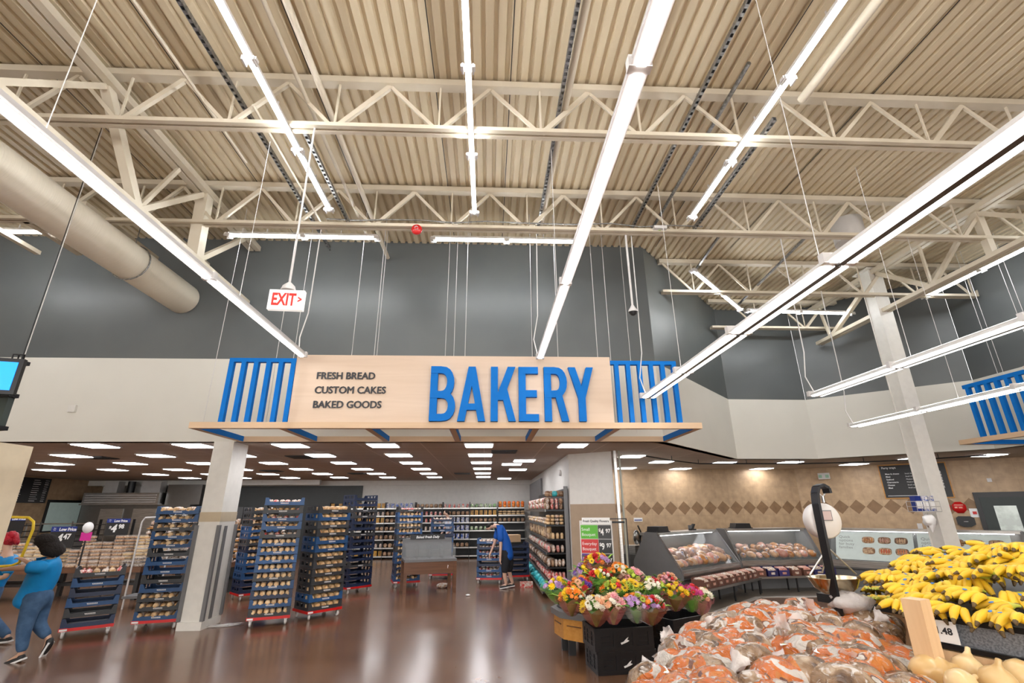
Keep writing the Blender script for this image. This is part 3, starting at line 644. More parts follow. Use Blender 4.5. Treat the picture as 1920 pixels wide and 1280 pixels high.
# paper tags on trays
# ---------------------------------------------------------------- bread bin table
t = thing('bread_bin_table', 'dark wooden bread bin table with clear hoods and a header', 'display table', (-1.42, 13.36, 0), math.radians(15))
w2, dp = .66, .8
for x in (-w2 + .04, w2 - .04):
    for y in (.05, dp - .05): MB().box(x - .04, x + .04, y - .04, y + .04, .05, .75).box(x - .042, x + .042, y - .042, y + .042, 0, .06).build('leg', m_walnut, t)
MB().box(-w2 + .08, w2 - .08, .02, .05, .45, .73).box(-w2 + .08, w2 - .08, dp - .05, dp - .02, .45, .73).build('apron', m_walnut, t)
MB().box(-w2, w2, 0, dp, .73, .79).build('table_top', m_grey, t)
for k in range(4):
    x0 = -w2 + .02 + k * .32
    mb = MB(); mb.box(x0, x0 + .006, .03, .75, .79, 1.1).box(x0 + .30, x0 + .306, .03, .75, .79, 1.1).prism([(x0, .79), (x0 + .306, .79), (x0 + .306, 1.02), (x0, 1.02)], .006, 0, Tm((0, .02, 0)))
    mb.box(x0, x0 + .306, .35, .75, 1.15, 1.156); mb.add([(x0, .03, 1.02), (x0 + .306, .03, 1.02), (x0 + .306, .36, 1.15), (x0, .36, 1.15)], [(0, 1, 2, 3)])
    mb.build('clear_hood', m_glass, t)
MB().box(-w2, w2, .76, .79, .79, 1.25).build('back_board', m_grey, t)
MB().box(-w2 + .2, w2 - .2, .74, .76, 1.22, 1.34).build('header', m_black, t)
mb = MB(); text(mb, 'Baked Fresh Daily', 0, .735, 1.25, .085, ext=.002, bold=.002, align='CENTER', shear=.2); mb.build('lettering', m_wlet, t)
mb = MB(); text(mb, '?', .42, .018, .57, .1, ext=.002, bold=.003); mb.build('hook_mark', m_wlet, t)
bagm = MB().ell((0, 0, .06), (.16, .12, .06), 12, 7, .8, jit=.1).mesh('bagged_loaf', [m_wrap])
p = at(825, 1095, 2, 0); item('bagged_loaf', bagm, (-1.2, 14.35, 0), .3, 'white bagged loaf lying on the floor under the bin', 'bread')
p = at(877, 1117, 2, 0); tag(MB().ell((0, 0, .02), (.06, .05, .02), 9, 6, 1, jit=.25).build('paper_scrap', m_wlet, loc=(p.x, p.y, 0)), 'crumpled white paper scrap on the open floor', 'litter')
p = at(385, 1160, 2, 0); tag(MB().ell((0, 0, .02), (.28, .1, .02), 14, 6, 1, jit=.3).build('plastic_wrap', m_film, loc=(-4.72, 10.15, 0), rz=.4), 'clear plastic wrap lying at the column foot', 'litter')

# ---------------------------------------------------------------- shelves on the divider wall
PK = {}
def pack(kind):
    """a packet seen small: a wrapped pack, one mesh"""
    if kind in PK: return PK[kind]
    sh = {'jar': lambda: MB().lathe([(0, 0), (.045, 0), (.048, .02), (.048, .1), (.035, .115), (.036, .13), (0, .135)], 9),
          'box': lambda: MB().box(-.06, .06, -.04, .04, 0, .17), 'flat': lambda: MB().ell((0, 0, .035), (.085, .09, .035), 9, 6, .7, jit=.08),
          'bag': lambda: MB().ell((0, 0, .07), (.07, .09, .07), 9, 6, .75, jit=.1)}
    shape, mt = kind.split('_')
    mm = {'w': m_wrap, 'r': m_wrapr, 'g': m_wrapg, 'b': m_wrapb, 't': m_teal, 'o': m_orange, 'y': m_gold, 'n': m_brownp, 'j': m_jar, 'l': m_breadl, 'k': m_tgrey}[mt]
    PK[kind] = sh[shape]().mesh({'jar': 'jar', 'box': 'carton', 'flat': 'bread_pack', 'bag': 'bagged_loaf'}[shape], [mm]); return PK[kind]
CN = {'w': 'white', 'r': 'red', 'g': 'green', 'b': 'blue', 't': 'teal', 'o': 'orange', 'y': 'golden', 'n': 'brown', 'j': 'brown', 'l': 'tan', 'k': 'black'}
SN = {'jar': ('jar', 'jar'), 'box': ('carton', 'carton'), 'flat': ('bread_pack', 'flat bread pack'), 'bag': ('bagged_loaf', 'bagged bread')}
def put(kind, p, rz, where, sc=1):
    sh, c = kind.split('_'); item({'bag': 'bun_bag', 'jar': 'jar', 'box': 'carton', 'flat': 'bread_pack'}[sh] if p[1] < 22 else {'bag': 'snack_bag', 'jar': 'spread_jar', 'box': 'food_carton', 'flat': 'flat_pack'}[sh], pack(kind), p, rz, '%s %s %s' % (CN[c], SN[sh][1], where), 'jar' if sh == 'jar' else 'packet', '%s %ss %s' % (CN[c], SN[sh][1], where), sc)
t = thing('bread_shelving', 'black shelving unit along the divider wall, packed with bread', 'shelving', (1.98, 12.5, 0))
MB().box(-.06, .0, 0, 6.6, 0, 2.45).build('back_panel', m_black, t); MB().box(-.1, -.0, -.04, 0, 0, 2.5).build('upright', m_grey, t)
SZ = [.14, .38, .66, .97, 1.28, 1.6, 1.95]
for i, z in enumerate(SZ):
    dpt = .62 if i == 0 else .5
    o = MB().box(-.06 - dpt, -.06, 0, 6.6, z - .035, z).build('shelf', m_blackm, t)
    MB().box(-.075 - dpt, -.06 - dpt, 0, 6.6, z - .05, z + .012).build('price_rail', m_steeld, o)
names = ['bottom shelf', 'second lowest shelf', 'third lowest shelf', 'middle shelf', 'shelf above the middle', 'second highest shelf', 'top shelf']
fillk = [['bag_t', 'flat_t'], ['bag_r'], ['bag_w', 'bag_n'], ['bag_w', 'bag_r', 'bag_w'], ['jar_l', 'jar_n'], ['flat_l', 'flat_w'], ['bag_n', 'bag_w', 'bag_r']]
for i, z in enumerate(SZ):
    dpt = .62 if i == 0 else .5
    wh = 'on the %s of the divider shelving' % names[i]
    for k in range(16):          # along the shelf front
        y = 12.82 + k * .24 + max(0, k - 6) * .17; kd = fillk[i][k % len(fillk[i])] if k else fillk[i][0]
        for lvl in range(2 if i in (4, 5, 6) else 1):
            put(kd, (1.98 - .06 - dpt + .1 + R.uniform(0, .04), y + R.uniform(-.05, .05), z + lvl * (.12 if 'flat' not in kd else .07)), R.uniform(0, 3), wh, 1.3)
    nx = 5 if i < 3 else 4
    for k in range(nx):          # the end facing the aisle
        kd = R.choice(fillk[i]) if i != 1 else 'bag_r'
        for lvl in range({4: 1, 5: 3, 6: 2}.get(i, 1)):
            x = 1.98 - .11 - (dpt - .06) * (k + .5) / nx
            put(kd, (x, 12.6, z + lvl * (.08 if 'flat' in kd else .13)), R.uniform(-.2, .2), wh, (.62 if 'jar' not in kd else .9, .9, 1.2 if i in (1, 2, 3) else 1))
for k in range(5): put('bag_t' if k == 2 else 'bag_n', (1.5 + .09 * k, 12.75 + .05 * (k % 2), 2.26), .2 * k, 'piled highest above the top shelf', 1.0)
p = at(990, 1090, 2, 0); tag(MB().box(-.17, .17, 0, .1, 0, .14).build('carton', m_wrapr, loc=(1.05, 14.2, 0), rz=.1), 'small red and white carton on the floor at the shelf foot', 'box')

# ---------------------------------------------------------------- shelves on the rear wall
bays = [(-6.9, 'y', 'n', 'n', 'n'), (-5.7, 'y', 'w', 'y', 'n'), (-4.5, 'b', 'n', 'n', 'n'), (-3.2, 'n', 'r', 'r', 'w'), (-2.0, 'r', 'n', 'b', 'b'), (-.8, 'g', 'y', 'n', 'g'), (.45, 'o', 'l', 'n', 'k')]
bn = ['behind the dark empties', 'left of the rack behind the bin', 'just behind that rack', 'above the bin header', 'by the blue goods', 'in the open middle', 'with the orange packs']
bn[1] = 'next to the dark empties'
for bi, (x0, c0, c1, c2, c3) in enumerate(bays):
    t = thing('wall_shelving', 'black wall shelving bay ' + bn[bi], 'shelving', (x0, 22.55, 0), 0, 'shelving bays on the bakery rear wall')
    MB().box(0, 1.2, .5, .55, 0, 2.05).build('back_panel', m_black, t)
    zs = [.12, .45, .78, 1.12, 1.45, 1.74, 2.05]
    for z in zs: s_ = MB().box(0.01, 1.19, 0, .5, z - .03, z).build('shelf', m_blackm, t); MB().box(.01, 1.19, -.012, 0, z - .04, z + .01).build('price_rail', m_steel, s_)
    MB().box(-.012, .012, -.01, .55, 0, 2.3).build('upright', m_black, t)
    cs = {2.05: c0, 1.74: c1, 1.45: c2, 1.12: c3, .78: c3, .45: c1, .12: c2}
    for zi, z in enumerate(zs):
        c = cs[z]
        if bi >= 4 and z < 1.1 and not (bi == 4 and z > .4): continue
        if c == 'k' or (bi == 6 and z < 1.4): continue
        nmz = ['bottom', 'second lowest', 'third lowest', 'middle', 'third highest', 'second highest', 'top'][zi]
        kd = {'y': 'box_y', 'w': 'jar_w', 'n': 'bag_n', 'b': 'box_b', 'r': 'jar_r', 'g': 'bag_g', 'o': 'bag_o', 'l': 'flat_l'}[c]
        nn = 6 if bi > 0 else 4
        for k in range(nn):
            for lv in range(2 if c in 'ol' else 1):
                put(kd, (x0 + .1 + k * 1.0 / (nn - 1), 22.66 + R.uniform(0, .03), z + lv * .1), 0, 'on the %s shelf %s' % (nmz, bn[bi]), (1.15, 1, 1.25))

# ---------------------------------------------------------------- brown shelf tables with bread behind the column
def woodshelf(x, y, rz, w, where, sign=None, kinds=('w',)):
    t = thing('wooden_bread_stand', 'dark stand with orange wood shelves of bread ' + where, 'display stand', (x, y, 0), rz)
    for sx in (-w / 2 + .04, w / 2 - .04):
        for yy in (.05, .85): MB().box(sx - .035, sx + .035, yy - .035, yy + .035, 0, 1.55 if yy > .5 else .5).build('leg', m_black, t)
    for i, (z, y0) in enumerate(((.5, 0), (.8, .2), (1.1, .4), (1.42, .6))):
        MB().box(-w / 2, w / 2, y0, y0 + .4, z - .03, z).build('shelf', m_oak, t)
        n = int(w / .17)
        for k in range(n):
            for lv in range(3 if i == 3 else 2):
                kd = R.choice(kinds)
                put(kd, Tm((x, y, 0), rz) @ Vector((-w / 2 + .1 + k * (w - .2) / (n - 1), y0 + .12 + .05 * lv, z + lv * .09)), rz, 'on the %s orange shelf %s' % (['lowest', 'second', 'third', 'highest'][i], where), 1.0)
    if sign:
        s_ = MB().box(-.42, .42, .93, .96, 1.75, 2.1).build('header_board', m_black, t)
        mb = MB(); text(mb, sign[0], 0, .925, 1.96, .11, ext=.002, align='CENTER', bold=.002, shear=.2); text(mb, sign[1], 0, .925, 1.82, .11, ext=.002, align='CENTER', bold=.002, shear=.2); mb.build('lettering', m_wlet, s_)
        for sx in (-.3, .3): MB().box(sx - .015, sx + .015, .93, .96, 1.4, 1.76).build('post', m_black, t)
woodshelf(-8.45, 16.4, .12, 1.7, 'just behind the column', ('Baked', 'Fresh Daily'), ('bag_w', 'bag_r', 'flat_w', 'bag_n'))
woodshelf(-7.95, 18.4, .12, 1.5, 'half hidden by the tall rack', ('Baked', 'Fresh'), ('bag_w', 'flat_n', 'bag_n'))
woodshelf(-11.4, 18.8, .1, 1.8, 'farthest in front of the ovens', ('Fresh', 'Every Day'), ('flat_l', 'flat_n', 'bag_w'))
woodshelf(-11.2, 20.7, .0, 1.5, 'beside the farthest header boards', ('Fresh', 'Bread'), ('flat_l', 'bag_w'))

# ---------------------------------------------------------------- pastry tables
m_clam = M('clear_clamshell', (.85, .82, .78), .15, alpha=.18, spec=.8)
m_past = M('pastry', (.34, .16, .07), .6, col2=(.62, .42, .24), scale=30, rnd=.3)
m_past2 = M('pale_cookies', (.58, .36, .14), .6, col2=(.7, .52, .28), scale=30, rnd=.15)
m_past3 = M('chocolate_cake', (.07, .035, .02), .5, col2=(.45, .38, .33), scale=25, rnd=.3)
def clam(mt, h=.075, w=.23, d=.17):
    mb = MB().box(-w / 2 + .01, w / 2 - .01, -d / 2 + .01, d / 2 - .01, .004, h * .62, 1)
    mb.add([(-w / 2, -d / 2, h * .35), (w / 2, -d / 2, h * .35), (w / 2, d / 2, h * .35), (-w / 2, d / 2, h * .35), (-w / 2 + .02, -d / 2 + .02, h), (w / 2 - .02, -d / 2 + .02, h), (w / 2 - .02, d / 2 - .02, h), (-w / 2 + .02, d / 2 - .02, h)],
           [(4, 5, 6, 7), (0, 1, 5, 4), (1, 2, 6, 5), (2, 3, 7, 6), (3, 0, 4, 7)], 0)
    mb.box(-w / 2 - .006, w / 2 + .006, -d / 2 - .006, d / 2 + .006, h * .33, h * .37, 0)
    return mb.mesh('pastry_clamshell', [m_clam, mt])
CL = [clam(m_past), clam(m_past2), clam(m_past3)]
CLN = ['brown pastries', 'pale cookies', 'dark cakes']
for ti, (x0, x1, y0, tiers, where) in enumerate(((-12.9, -10.6, 13.0, [(.72, 0, 3), (.72, .36, 6), (.72, .72, 8)], 'behind the walking worker'), (-10.4, -8.3, 13.1, [(.72, 0, 3), (.72, .36, 6), (.72, .72, 9)], 'behind the low tray stack'), (-8.1, -6.6, 13.3, [(.72, 0, 4), (.72, .38, 8)], 'behind the blue rack'))):
    t = thing('pastry_table', 'dark table of boxed pastries ' + where, 'table', ((x0 + x1) / 2, y0, 0)); w_ = x1 - x0
    MB().box(-w_ / 2, w_ / 2, -.02, 1.0, .6, .72).build('table_top', m_walnut, t)
    MB().box(-w_ / 2 + .1, w_ / 2 - .1, .2, .9, .3, .36).build('lower_shelf', m_black, t)
    for sx in (-w_ / 2 + .06, w_ / 2 - .06):
        for yy in (.06, .9): MB().box(sx - .045, sx + .045, yy - .045, yy + .045, 0, .6).build('leg', m_black, t)
    n = int(w_ / .25)
    for i, (z, dy, hh) in enumerate(tiers):
        for k in range(n):
            ty = 2 if (ti == 2 or k > n - 3 and i == 0) else (1 if k > n * .55 and i > 0 else 0)
            top = hh + R.choice((-2, -1, -1, 0, 0)) - (2 if ti == 0 and k < 2 else 0)
            for j in range(max(1, top)):
                item('pastry_clamshell', CL[ty], (x0 + .14 + k * (w_ - .28) / (n - 1) + R.uniform(-.008, .008), y0 + .1 + dy, z + .001 + j * .0755), R.uniform(-.05, .05),
                     'clear box of %s, %s up, %s row %s' % (CLN[ty], nth(j) if j else 'lowest', ['front', 'middle', 'rear'][i], where), 'pastry box', '%s boxes in the %s row %s, layer %d' % (CLN[ty], ['front', 'middle', 'rear'][i], where, j + 1))
m_lowp = M('blue_price_strip', (.01, .03, .22), .4)
def pricesign(x, y, z, w, h, price, where, rz=0):
    t = thing('price_sign', 'black low price sign %s' % where, 'sign', (x, y, z), rz)
    MB().box(-w / 2, w / 2, 0, .012, 0, h).build('board', m_black, t)
    MB().box(-w / 2, w / 2, -.004, 0, h * .76, h).build('blue_strip', m_lowp, t)
    mb = MB(); text(mb, 'Low Price', w * .02 - w * .2, -.006, h * .8, h * .2, ext=.001, bold=.003)
    if price:
        a, b, c = price
        text(mb, a, -w * .34, -.006, h * .38, h * .26, ext=.001, bold=.004); text(mb, b, -w * .24, -.006, h * .22, h * .6, ext=.001, bold=.012, shear=.15); text(mb, c, w * .06, -.006, h * .42, h * .34, ext=.001, bold=.006)
    mb.build('lettering', m_wlet, t)
    mb = MB()
    for k in range(6):
        a = k * PI / 3; cx, cz = -w * .36, h * .88
        mb.bar((cx + .012 * math.cos(a), -.006, cz + .012 * math.sin(a)), (cx + .035 * math.cos(a), -.006, cz + .035 * math.sin(a)), .01, .004)
    mb.build('spark_emblem', M('spark_yellow', (.8, .5, .05), .5) if False else m_wlet, t)
    MB().box(-.015, .015, .0, .02, -z, 0).build('post', m_black, t)
pricesign(-9.70, 12.3, 1.20, .56, .46, ('$', '4', '47'), 'reading four forty-seven over the pastries')
pricesign(-9.89, 14.25, 1.38, .60, .42, ('$', '4', '98'), 'reading four ninety-eight further along')
pricesign(-12.5, 14.2, 1.45, .5, .42, None, 'half hidden by the yellow cart bar')
t = thing('round_sign', 'white round sign over a magenta card among pastry boxes', 'sign', (-9.22, 12.35, 1.27))
MB().lathe([(0, -.008), (.12, -.008), (.12, .008), (0, .008)], 24, 0, Tm((0, 0, .36), 0, PI / 2)).build('round_face', m_wlet, t)
MB().box(-.12, .12, .0, .01, .08, .26).build('magenta_card', M('magenta_card', (.65, .02, .3), .5), t); MB().box(-.014, .014, .01, .03, -1.27, .3).build('post', m_black, t)
# wire cart beside the pastries
t = thing('tube_cart', 'pale tubular cart frame behind the low tray stack', 'cart', (-7.55, 12.0, 0), .1)
MB().tube([(-.25, 0, .75), (-.25, 0, 1.75), (-.2, 0, 1.84), (.35, 0, 1.86), (.42, 0, 1.78), (.42, 0, .75)], .018, 8).build('frame', m_white2, t)
MB().box(-.3, .5, -.02, .45, .2, .25).build('base', m_grey, t); MB().tube([(-.25, 0, 1.2), (.42, 0, 1.2)], .012, 6).build('cross_rail', m_white2, t)
for sx in (-.25, .42): MB().tube([(sx, 0, .0), (sx, 0, .75)], .018, 8).build('leg', m_white2, t)

# ---------------------------------------------------------------- left wall of the bakery
def onleft(u, v): return at(u, v, 0, -17.1)
t = thing('menu_board', 'black menu board with white lines on the tan bakery wall', 'menu board', (-17.19, 18.75, 2.32), PI / 2)
MB().box(0, 1.75, -.03, .0, 0, .9).build('board', m_black, t)
mb = MB()
for i in range(11):
    for cx, ww in ((.12, .5), (1.0, .35), (1.5, .18)):
        mb.box(cx, cx + ww * R.uniform(.7, 1), -.034, -.03, .06 + i * .075, .075 + i * .075 + (.01 if i % 4 == 0 else 0))
mb.build('menu_lines', m_wlet, t)
struct(MB().box(0, 1.75, -.04, .0, 1.25, 2.45, 1).box(.1, 1.65, -.05, -.04, 1.3, 2.35, 0).build('window_1', [M('office_window', (.25, .32, .30), .2, emis=.03, ecol=(.5, .6, .55)), m_black], loc=(-17.19, 20.62, 0), rz=PI / 2))
t = thing('wall_notice', 'small white notice on the tan wall beside the oven', 'notice', (-17.19, 22.5, 1.85), PI / 2)
MB().box(0, .42, -.012, 0, 0, .32).build('sheet', m_wlet, t); MB().box(.05, .37, -.015, -.012, .1, .2).build('blue_print', m_lowp, t)
t = thing('bakery_oven', 'large stainless rack oven under a banded steel hood', 'oven', (-14.6, 21.5, 0))
MB().box(-2.0, 2.3, .1, 1.4, 0, 2.25).build('body', m_steeld, t)
MB().box(-1.9, 1.1, -.1, 1.3, 2.3, 2.72).box(-1.95, 1.15, -.15, 1.3, 2.25, 2.3).build('hood', m_steel, t)
for k in range(4): MB().box(-1.8, 1.0, -.12, -.1, 2.34 + k * .09, 2.37 + k * .09).build('hood_band', m_white2, t)
for x in (-1.2, .1): MB().box(x, x + .9, .06, .1, .15, 2.1).build('door', m_steel, t); MB().box(x + .1, x + .2, .04, .06, .9, 1.7).build('control_panel', m_black, t)
MB().box(1.2, 2.6, .2, 1.4, 2.25, 3.05).build('side_panel', m_steeld, t)
for x, w_ in ((-1.6, .55), (-.1, .8)): MB().box(x, x + w_, .5, .9, 2.72, 3.2).build('duct', m_white2, t)
MB().tube([(-.5, .5, 2.72), (-.5, .5, 3.2)], .14, 12).build('flue_pipe', m_black, t)
tag(MB().box(0, 2.2, 0, .9, 0, 1.1).box(.05, 2.15, -.01, 0, .1, .5).box(0, .05, .85, .9, 1.1, 1.6).box(2.15, 2.2, .85, .9, 1.1, 1.6).box(0, 2.2, .85, .9, 1.56, 1.6).build('worktop_counter', m_steel, loc=(-16.9, 18.8, 0)), 'stainless work counter in front of the tan bakery wall', 'counter')
for k, (x, y) in enumerate(((-14.6, 16.2), (-13.2, 17.0))):
    t = thing('sheet_pan_rack', ['tall dark pan rack behind the pastry tables', 'second pan rack nearer the ovens'][k], 'rack', (x, y, 0))
    for sx in (0, .6):
        for sy in (0, .6): MB().box(sx - .015, sx + .015, sy - .015, sy + .015, 0, 1.7).build('post', m_steeld, t)
    for i in range(9): MB().box(-.01, .61, 0, .6, .3 + i * .16, .32 + i * .16).build('pan', m_blackm, t)

# ---------------------------------------------------------------- cream cabinet head and hanging screens at the frame edge
t = thing('cream_display_frame', 'cream arched display frame with a brown recess', 'display cabinet', (-6.55, 5.85, 0))
m_creamp = M('cream_laminate', (.72, .62, .45), .5)
MB().box(-1.2, .9, 0, .5, 2.45, 2.73).box(.72, .9, 0, .5, 0, 2.45).box(-1.2, -1.02, 0, .5, 0, 2.45).build('frame', m_creamp, t)
MB().box(-1.02, .72, .1, .5, .9, 2.45).build('recess_panel', wood('brown_recess', (.42, .30, .16), (.34, .23, .12)), t)
MB().box(-1.02, .72, .05, .1, 1.6, 1.98).build('dark_screen', m_black, t)
t = thing('hanging_screen', 'blue hanging screen in a dark frame, cut by the picture edge', 'screen', (-6.75, 5.95, 3.35), .25)
MB().box(-.6, .85, 0, .06, 0, .46).build('frame', m_blackm, t); MB().box(-.57, .80, -.006, 0, .05, .41).build('blue_face', m_blueb, t)
MB().tube([(.7, .03, .46), (.7, .03, .52), (.8, .03, .52), (.8, .03, .46)], .01, 6).build('handle', m_blackm, t); MB().tube([(.8, .03, .46), (.8, .03, 4.4)], .006, 4).build('hanging_cable', m_blackm, t)
t = thing('hanging_banner_frame', 'tall dark green hanging frame behind the blue screen', 'hanging frame', (-6.6, 6.5, 2.95), -.25)
m_dg = M('dark_green_panel', (.035, .05, .045), .4)
MB().box(-.5, .42, 0, .07, 0, .9).build('panel', m_dg, t)
for z in (0, .42, .86): MB().box(-.52, .45, -.02, .09, z, z + .05).build('cross_bar', m_blackm, t)
MB().box(.42, .43, -.0, .06, .45, .86).build('red_edge', m_red, t); MB().tube([(.3, .03, .9), (.3, .03, 1.0), (.4, .03, 1.0), (.4, .03, .9)], .01, 6).build('handle', m_blackm, t)
MB().tube([(.4, .03, .9), (.4, .03, 4.8)], .006, 4).build('hanging_cable', m_white2, t)
# ================================================================ deli
BL = [(2.2, 11.2), (2.95, 10.75), (4.02, 10.1), (6.3, 12.2), (8.75, 12.1), (11.6, 9.2), (11.6, -2)]
m_plank = M('grey_plank_floor', (.20, .165, .13), .35, col2=(.14, .115, .09), scale=3, stretch=(1, 6, 1))
struct(MB().slab(BL[::-1] and [(2.2, 11.3)] + BL[1:] + [(16.9, -2), (16.9, 11.3), (10.9, 17.1), (4.4, 17.1), (3.1, 11.7)], 0, .004).build('floor_deli', m_plank))
mb = MB()
for a, b in zip(BL[1:], BL[2:]):
    mb.bar((a[0], a[1], .006), (b[0], b[1], .006), .14, .008)
struct(mb.build('trim_5', M('pale_floor_border', (.46, .43, .40), .35)))

m_meat = {'gold': M('roast_chicken', (.46, .20, .05), .3, col2=(.26, .09, .02), scale=14, coat=.4, rnd=.2), 'pink': M('sliced_ham', (.48, .18, .13), .35, col2=(.58, .36, .28), scale=12, coat=.3, rnd=.2),
          'dark': M('smoked_meat', (.20, .09, .06), .35, col2=(.42, .25, .18), scale=14, coat=.3, rnd=.3), 'pale': M('turkey_breast', (.60, .38, .22), .35, col2=(.42, .22, .11), scale=10, coat=.3, rnd=.1), 'orange': M('orange_cheese', (.62, .16, .02), .35, col2=(.66, .42, .2), scale=9, coat=.3, rnd=.2)}
m_plabel = M('deli_label', (.55, .48, .44), .4, col2=(.1, .12, .25), scale=14)
def meatmesh(k):
    mb = MB().ell((0, 0, .085), (.105, .15, .088), 12, 8, .9, 0, jit=.05)
    mb.ell((0.01, -.075, .115), (.045, .06, .055), 8, 5, 1, 1); return mb.mesh('packaged_meat', [m_meat[k], m_plabel])
MEAT = {k: meatmesh(k) for k in m_meat}
MEN = {'gold': 'golden roast packaged chicken', 'pink': 'pink packaged ham', 'dark': 'dark smoked meat pack', 'pale': 'pale packaged turkey breast', 'orange': 'orange cheese pack'}
def case(name, P, rz, L, label, kinds, rows, where, shelf=True, boards=False, endl=True):
    t = thing(name, label, 'deli case', (P[0], P[1], 0), rz)
    prof = [(.14, 0), (.95, 0), (.95, .62), (.0, .62), (.0, .5), (.1, .45), (.14, .12)]     # (y, z)
    def xs(poly, x0, x1, mt, nm, par=t, m=0):
        vs = [(x0, y, z) for y, z in poly] + [(x1, y, z) for y, z in poly]; n = len(poly)
        mbb = MB().add(vs, [tuple(range(n - 1, -1, -1)), tuple(range(n, 2 * n))] + [(i, (i + 1) % n, (i + 1) % n + n, i + n) for i in range(n)]); return mbb.build(nm, mt, par)
    xs(prof, 0, L, m_grey, 'body'); xs([(-.03, .53), (.0, .53), (.0, .63), (-.03, .63)], 0, L, m_steel, 'bumper_rail')
    xs([(.0, .63), (.06, .63), (.06, .68), (.0, .68)], .0, L, m_steel, 'front_sill')
    xs([(.02, .66), (.9, .98), (.9, .96), (.02, .64)], .02, L - .02, m_blackm, 'display_deck'); xs([(.9, .62), (.95, .62), (.95, 1.37), (.9, 1.37)], 0, L, m_steeld, 'rear_panel')
    xs([(.5, 1.37), (.97, 1.37), (.97, 1.43), (.5, 1.43)], -.02, L + .02, m_steel, 'top_canopy')
    xs([(.56, 1.355), (.62, 1.355), (.62, 1.368), (.56, 1.368)], .1, L - .1, M('case_lamp', (1, 1, 1), emis=2.6), 'case_lamp')
    xs([(.03, .68), (.53, 1.37), (.522, 1.37), (.022, .68)], .03, L - .03, m_glass, 'front_glass')
    ep = [(-.03, .5), (-.03, .66), (.5, 1.44), (.82, 1.44), (1.2, .8), (1.14, .42), (.05, .42)] if endl else [(-.0, .5), (-.0, .66), (.5, 1.42), (.95, 1.42), (.95, .42), (.05, .42)]
    xs(ep, -.05, -.001, m_grey, 'end_panel')
    xs([(-.0, .5), (-.0, .66), (.5, 1.42), (.95, 1.42), (.95, .42), (.05, .42)], L + .001, L + .05, m_grey, 'end_panel')
    xs([(-.04, .62), (-.04, .68), (.49, 1.46), (.5, 1.41)], -.055, -.052 if False else -.05 - .001, m_steel, 'edge_trim')
    T = Tm((P[0], P[1], 0), rz)
    for r in range(rows):
        n = int(L / .22)
        for k in range(n):
            if boards: continue
            kd = kinds[(r * 3 + k * 2 + (k * r) % 3) % len(kinds)]; yy = .2 + r * .24
            p = T @ Vector((.18 + k * (L - .36) / (n - 1) + R.uniform(-.03, .03), yy + R.uniform(-.02, .02), .668 + yy * .32 + (R.choice((0, 0, .07)) if r else 0)))
            item('packaged_meat', MEAT[kd], p, (R.uniform(.15, .4), 0, rz + R.uniform(-1.2, 1.2)), '%s in the %s row of %s' % (MEN[kd], ['front', 'second', 'rear', 'last'][r], where), 'meat', '%s, %s row, %s' % (kd, ['front', 'second', 'rear', 'last'][r], where), R.uniform(.7, 1.2))
    if shelf:
        s = thing('low_wire_shelf', 'low shelf on thin black legs in front of ' + where, 'shelf', (P[0], P[1], 0), rz)
        MB().box(.05, L - .05, -.5, -.06, .33, .36).build('shelf_board', m_steeld, s); MB().box(.05, L - .05, -.515, -.5, .32, .365).build('price_rail', m_steel, s)
        for x in (.12, L * .48, L - .12):
            for y in (-.46, -.1): MB().box(x - .014, x + .014, y - .014, y + .014, 0, .33).build('leg', m_black, s)
        n = int(L / .3)
        for k in range(n):
            c = m_brownp if k % 3 else m_wrap; x = .2 + k * (L - .4) / (n - 1)
            item('sausage_carton', SAU[(k + (1 if 'middle' in where else 0)) % 4 if 'middle' in where else k % 2], T @ Vector((x, -.3, .361)), rz + R.uniform(-.08, .08), ['brown', 'brown', 'navy', 'navy'][(k + 1) % 4 if 'middle' in where else k % 2] + ' open carton of wrapped sausages on the shelf before ' + where, 'carton', 'sausage cartons before ' + where)
    return t
def sau(mt):
    mb = MB().box(-.13, .13, -.15, -.14, 0, .13).box(-.13, .13, .14, .15, 0, .2).box(-.13, -.12, -.14, .14, 0, .17).box(.12, .13, -.14, .14, 0, .17).box(-.12, .12, -.14, .14, 0, .01)
    for k in range(5): mb.ell((-.09 + k * .045, .02, .12), (.024, .13, .05), 7, 5, .8, 1, Tm((0, 0, .02), 0, .25))
    mb.box(-.05, .05, -.153, -.15, .04, .09, 1); return mb
SAU = [sau(0).mesh('sausage_carton', [M('brown_carton', (.17, .07, .05), .5), m_wrap]), sau(0).mesh('sausage_carton', [M('brown_carton_b', (.14, .06, .04), .5), m_meat['pink']]),
       sau(0).mesh('sausage_carton', [M('navy_carton', (.02, .018, .10), .45), m_wrap]), sau(0).mesh('sausage_carton', [M('navy_carton_b', (.03, .02, .13), .45), m_meat['pink']])]
case('deli_case', (4.2, 11.25), math.radians(39), 2.75, 'glass deli case with a large grey end panel behind the flowers', ['pale', 'orange', 'pink', 'dark', 'gold', 'pink'], 3, 'the grey-ended case')
case('deli_case', (6.5, 13.18), math.radians(5), 2.3, 'middle glass deli case full of golden roast chickens', ['gold', 'gold', 'pale', 'gold', 'pink', 'dark'], 3, 'the middle case', endl=False)
tR = case('deli_case', (8.92, 13.32), math.radians(-49), 3.7, 'long deli case covered by pale picture boards', ['gold'], 0, 'the board-covered case', shelf=False, boards=True, endl=False)
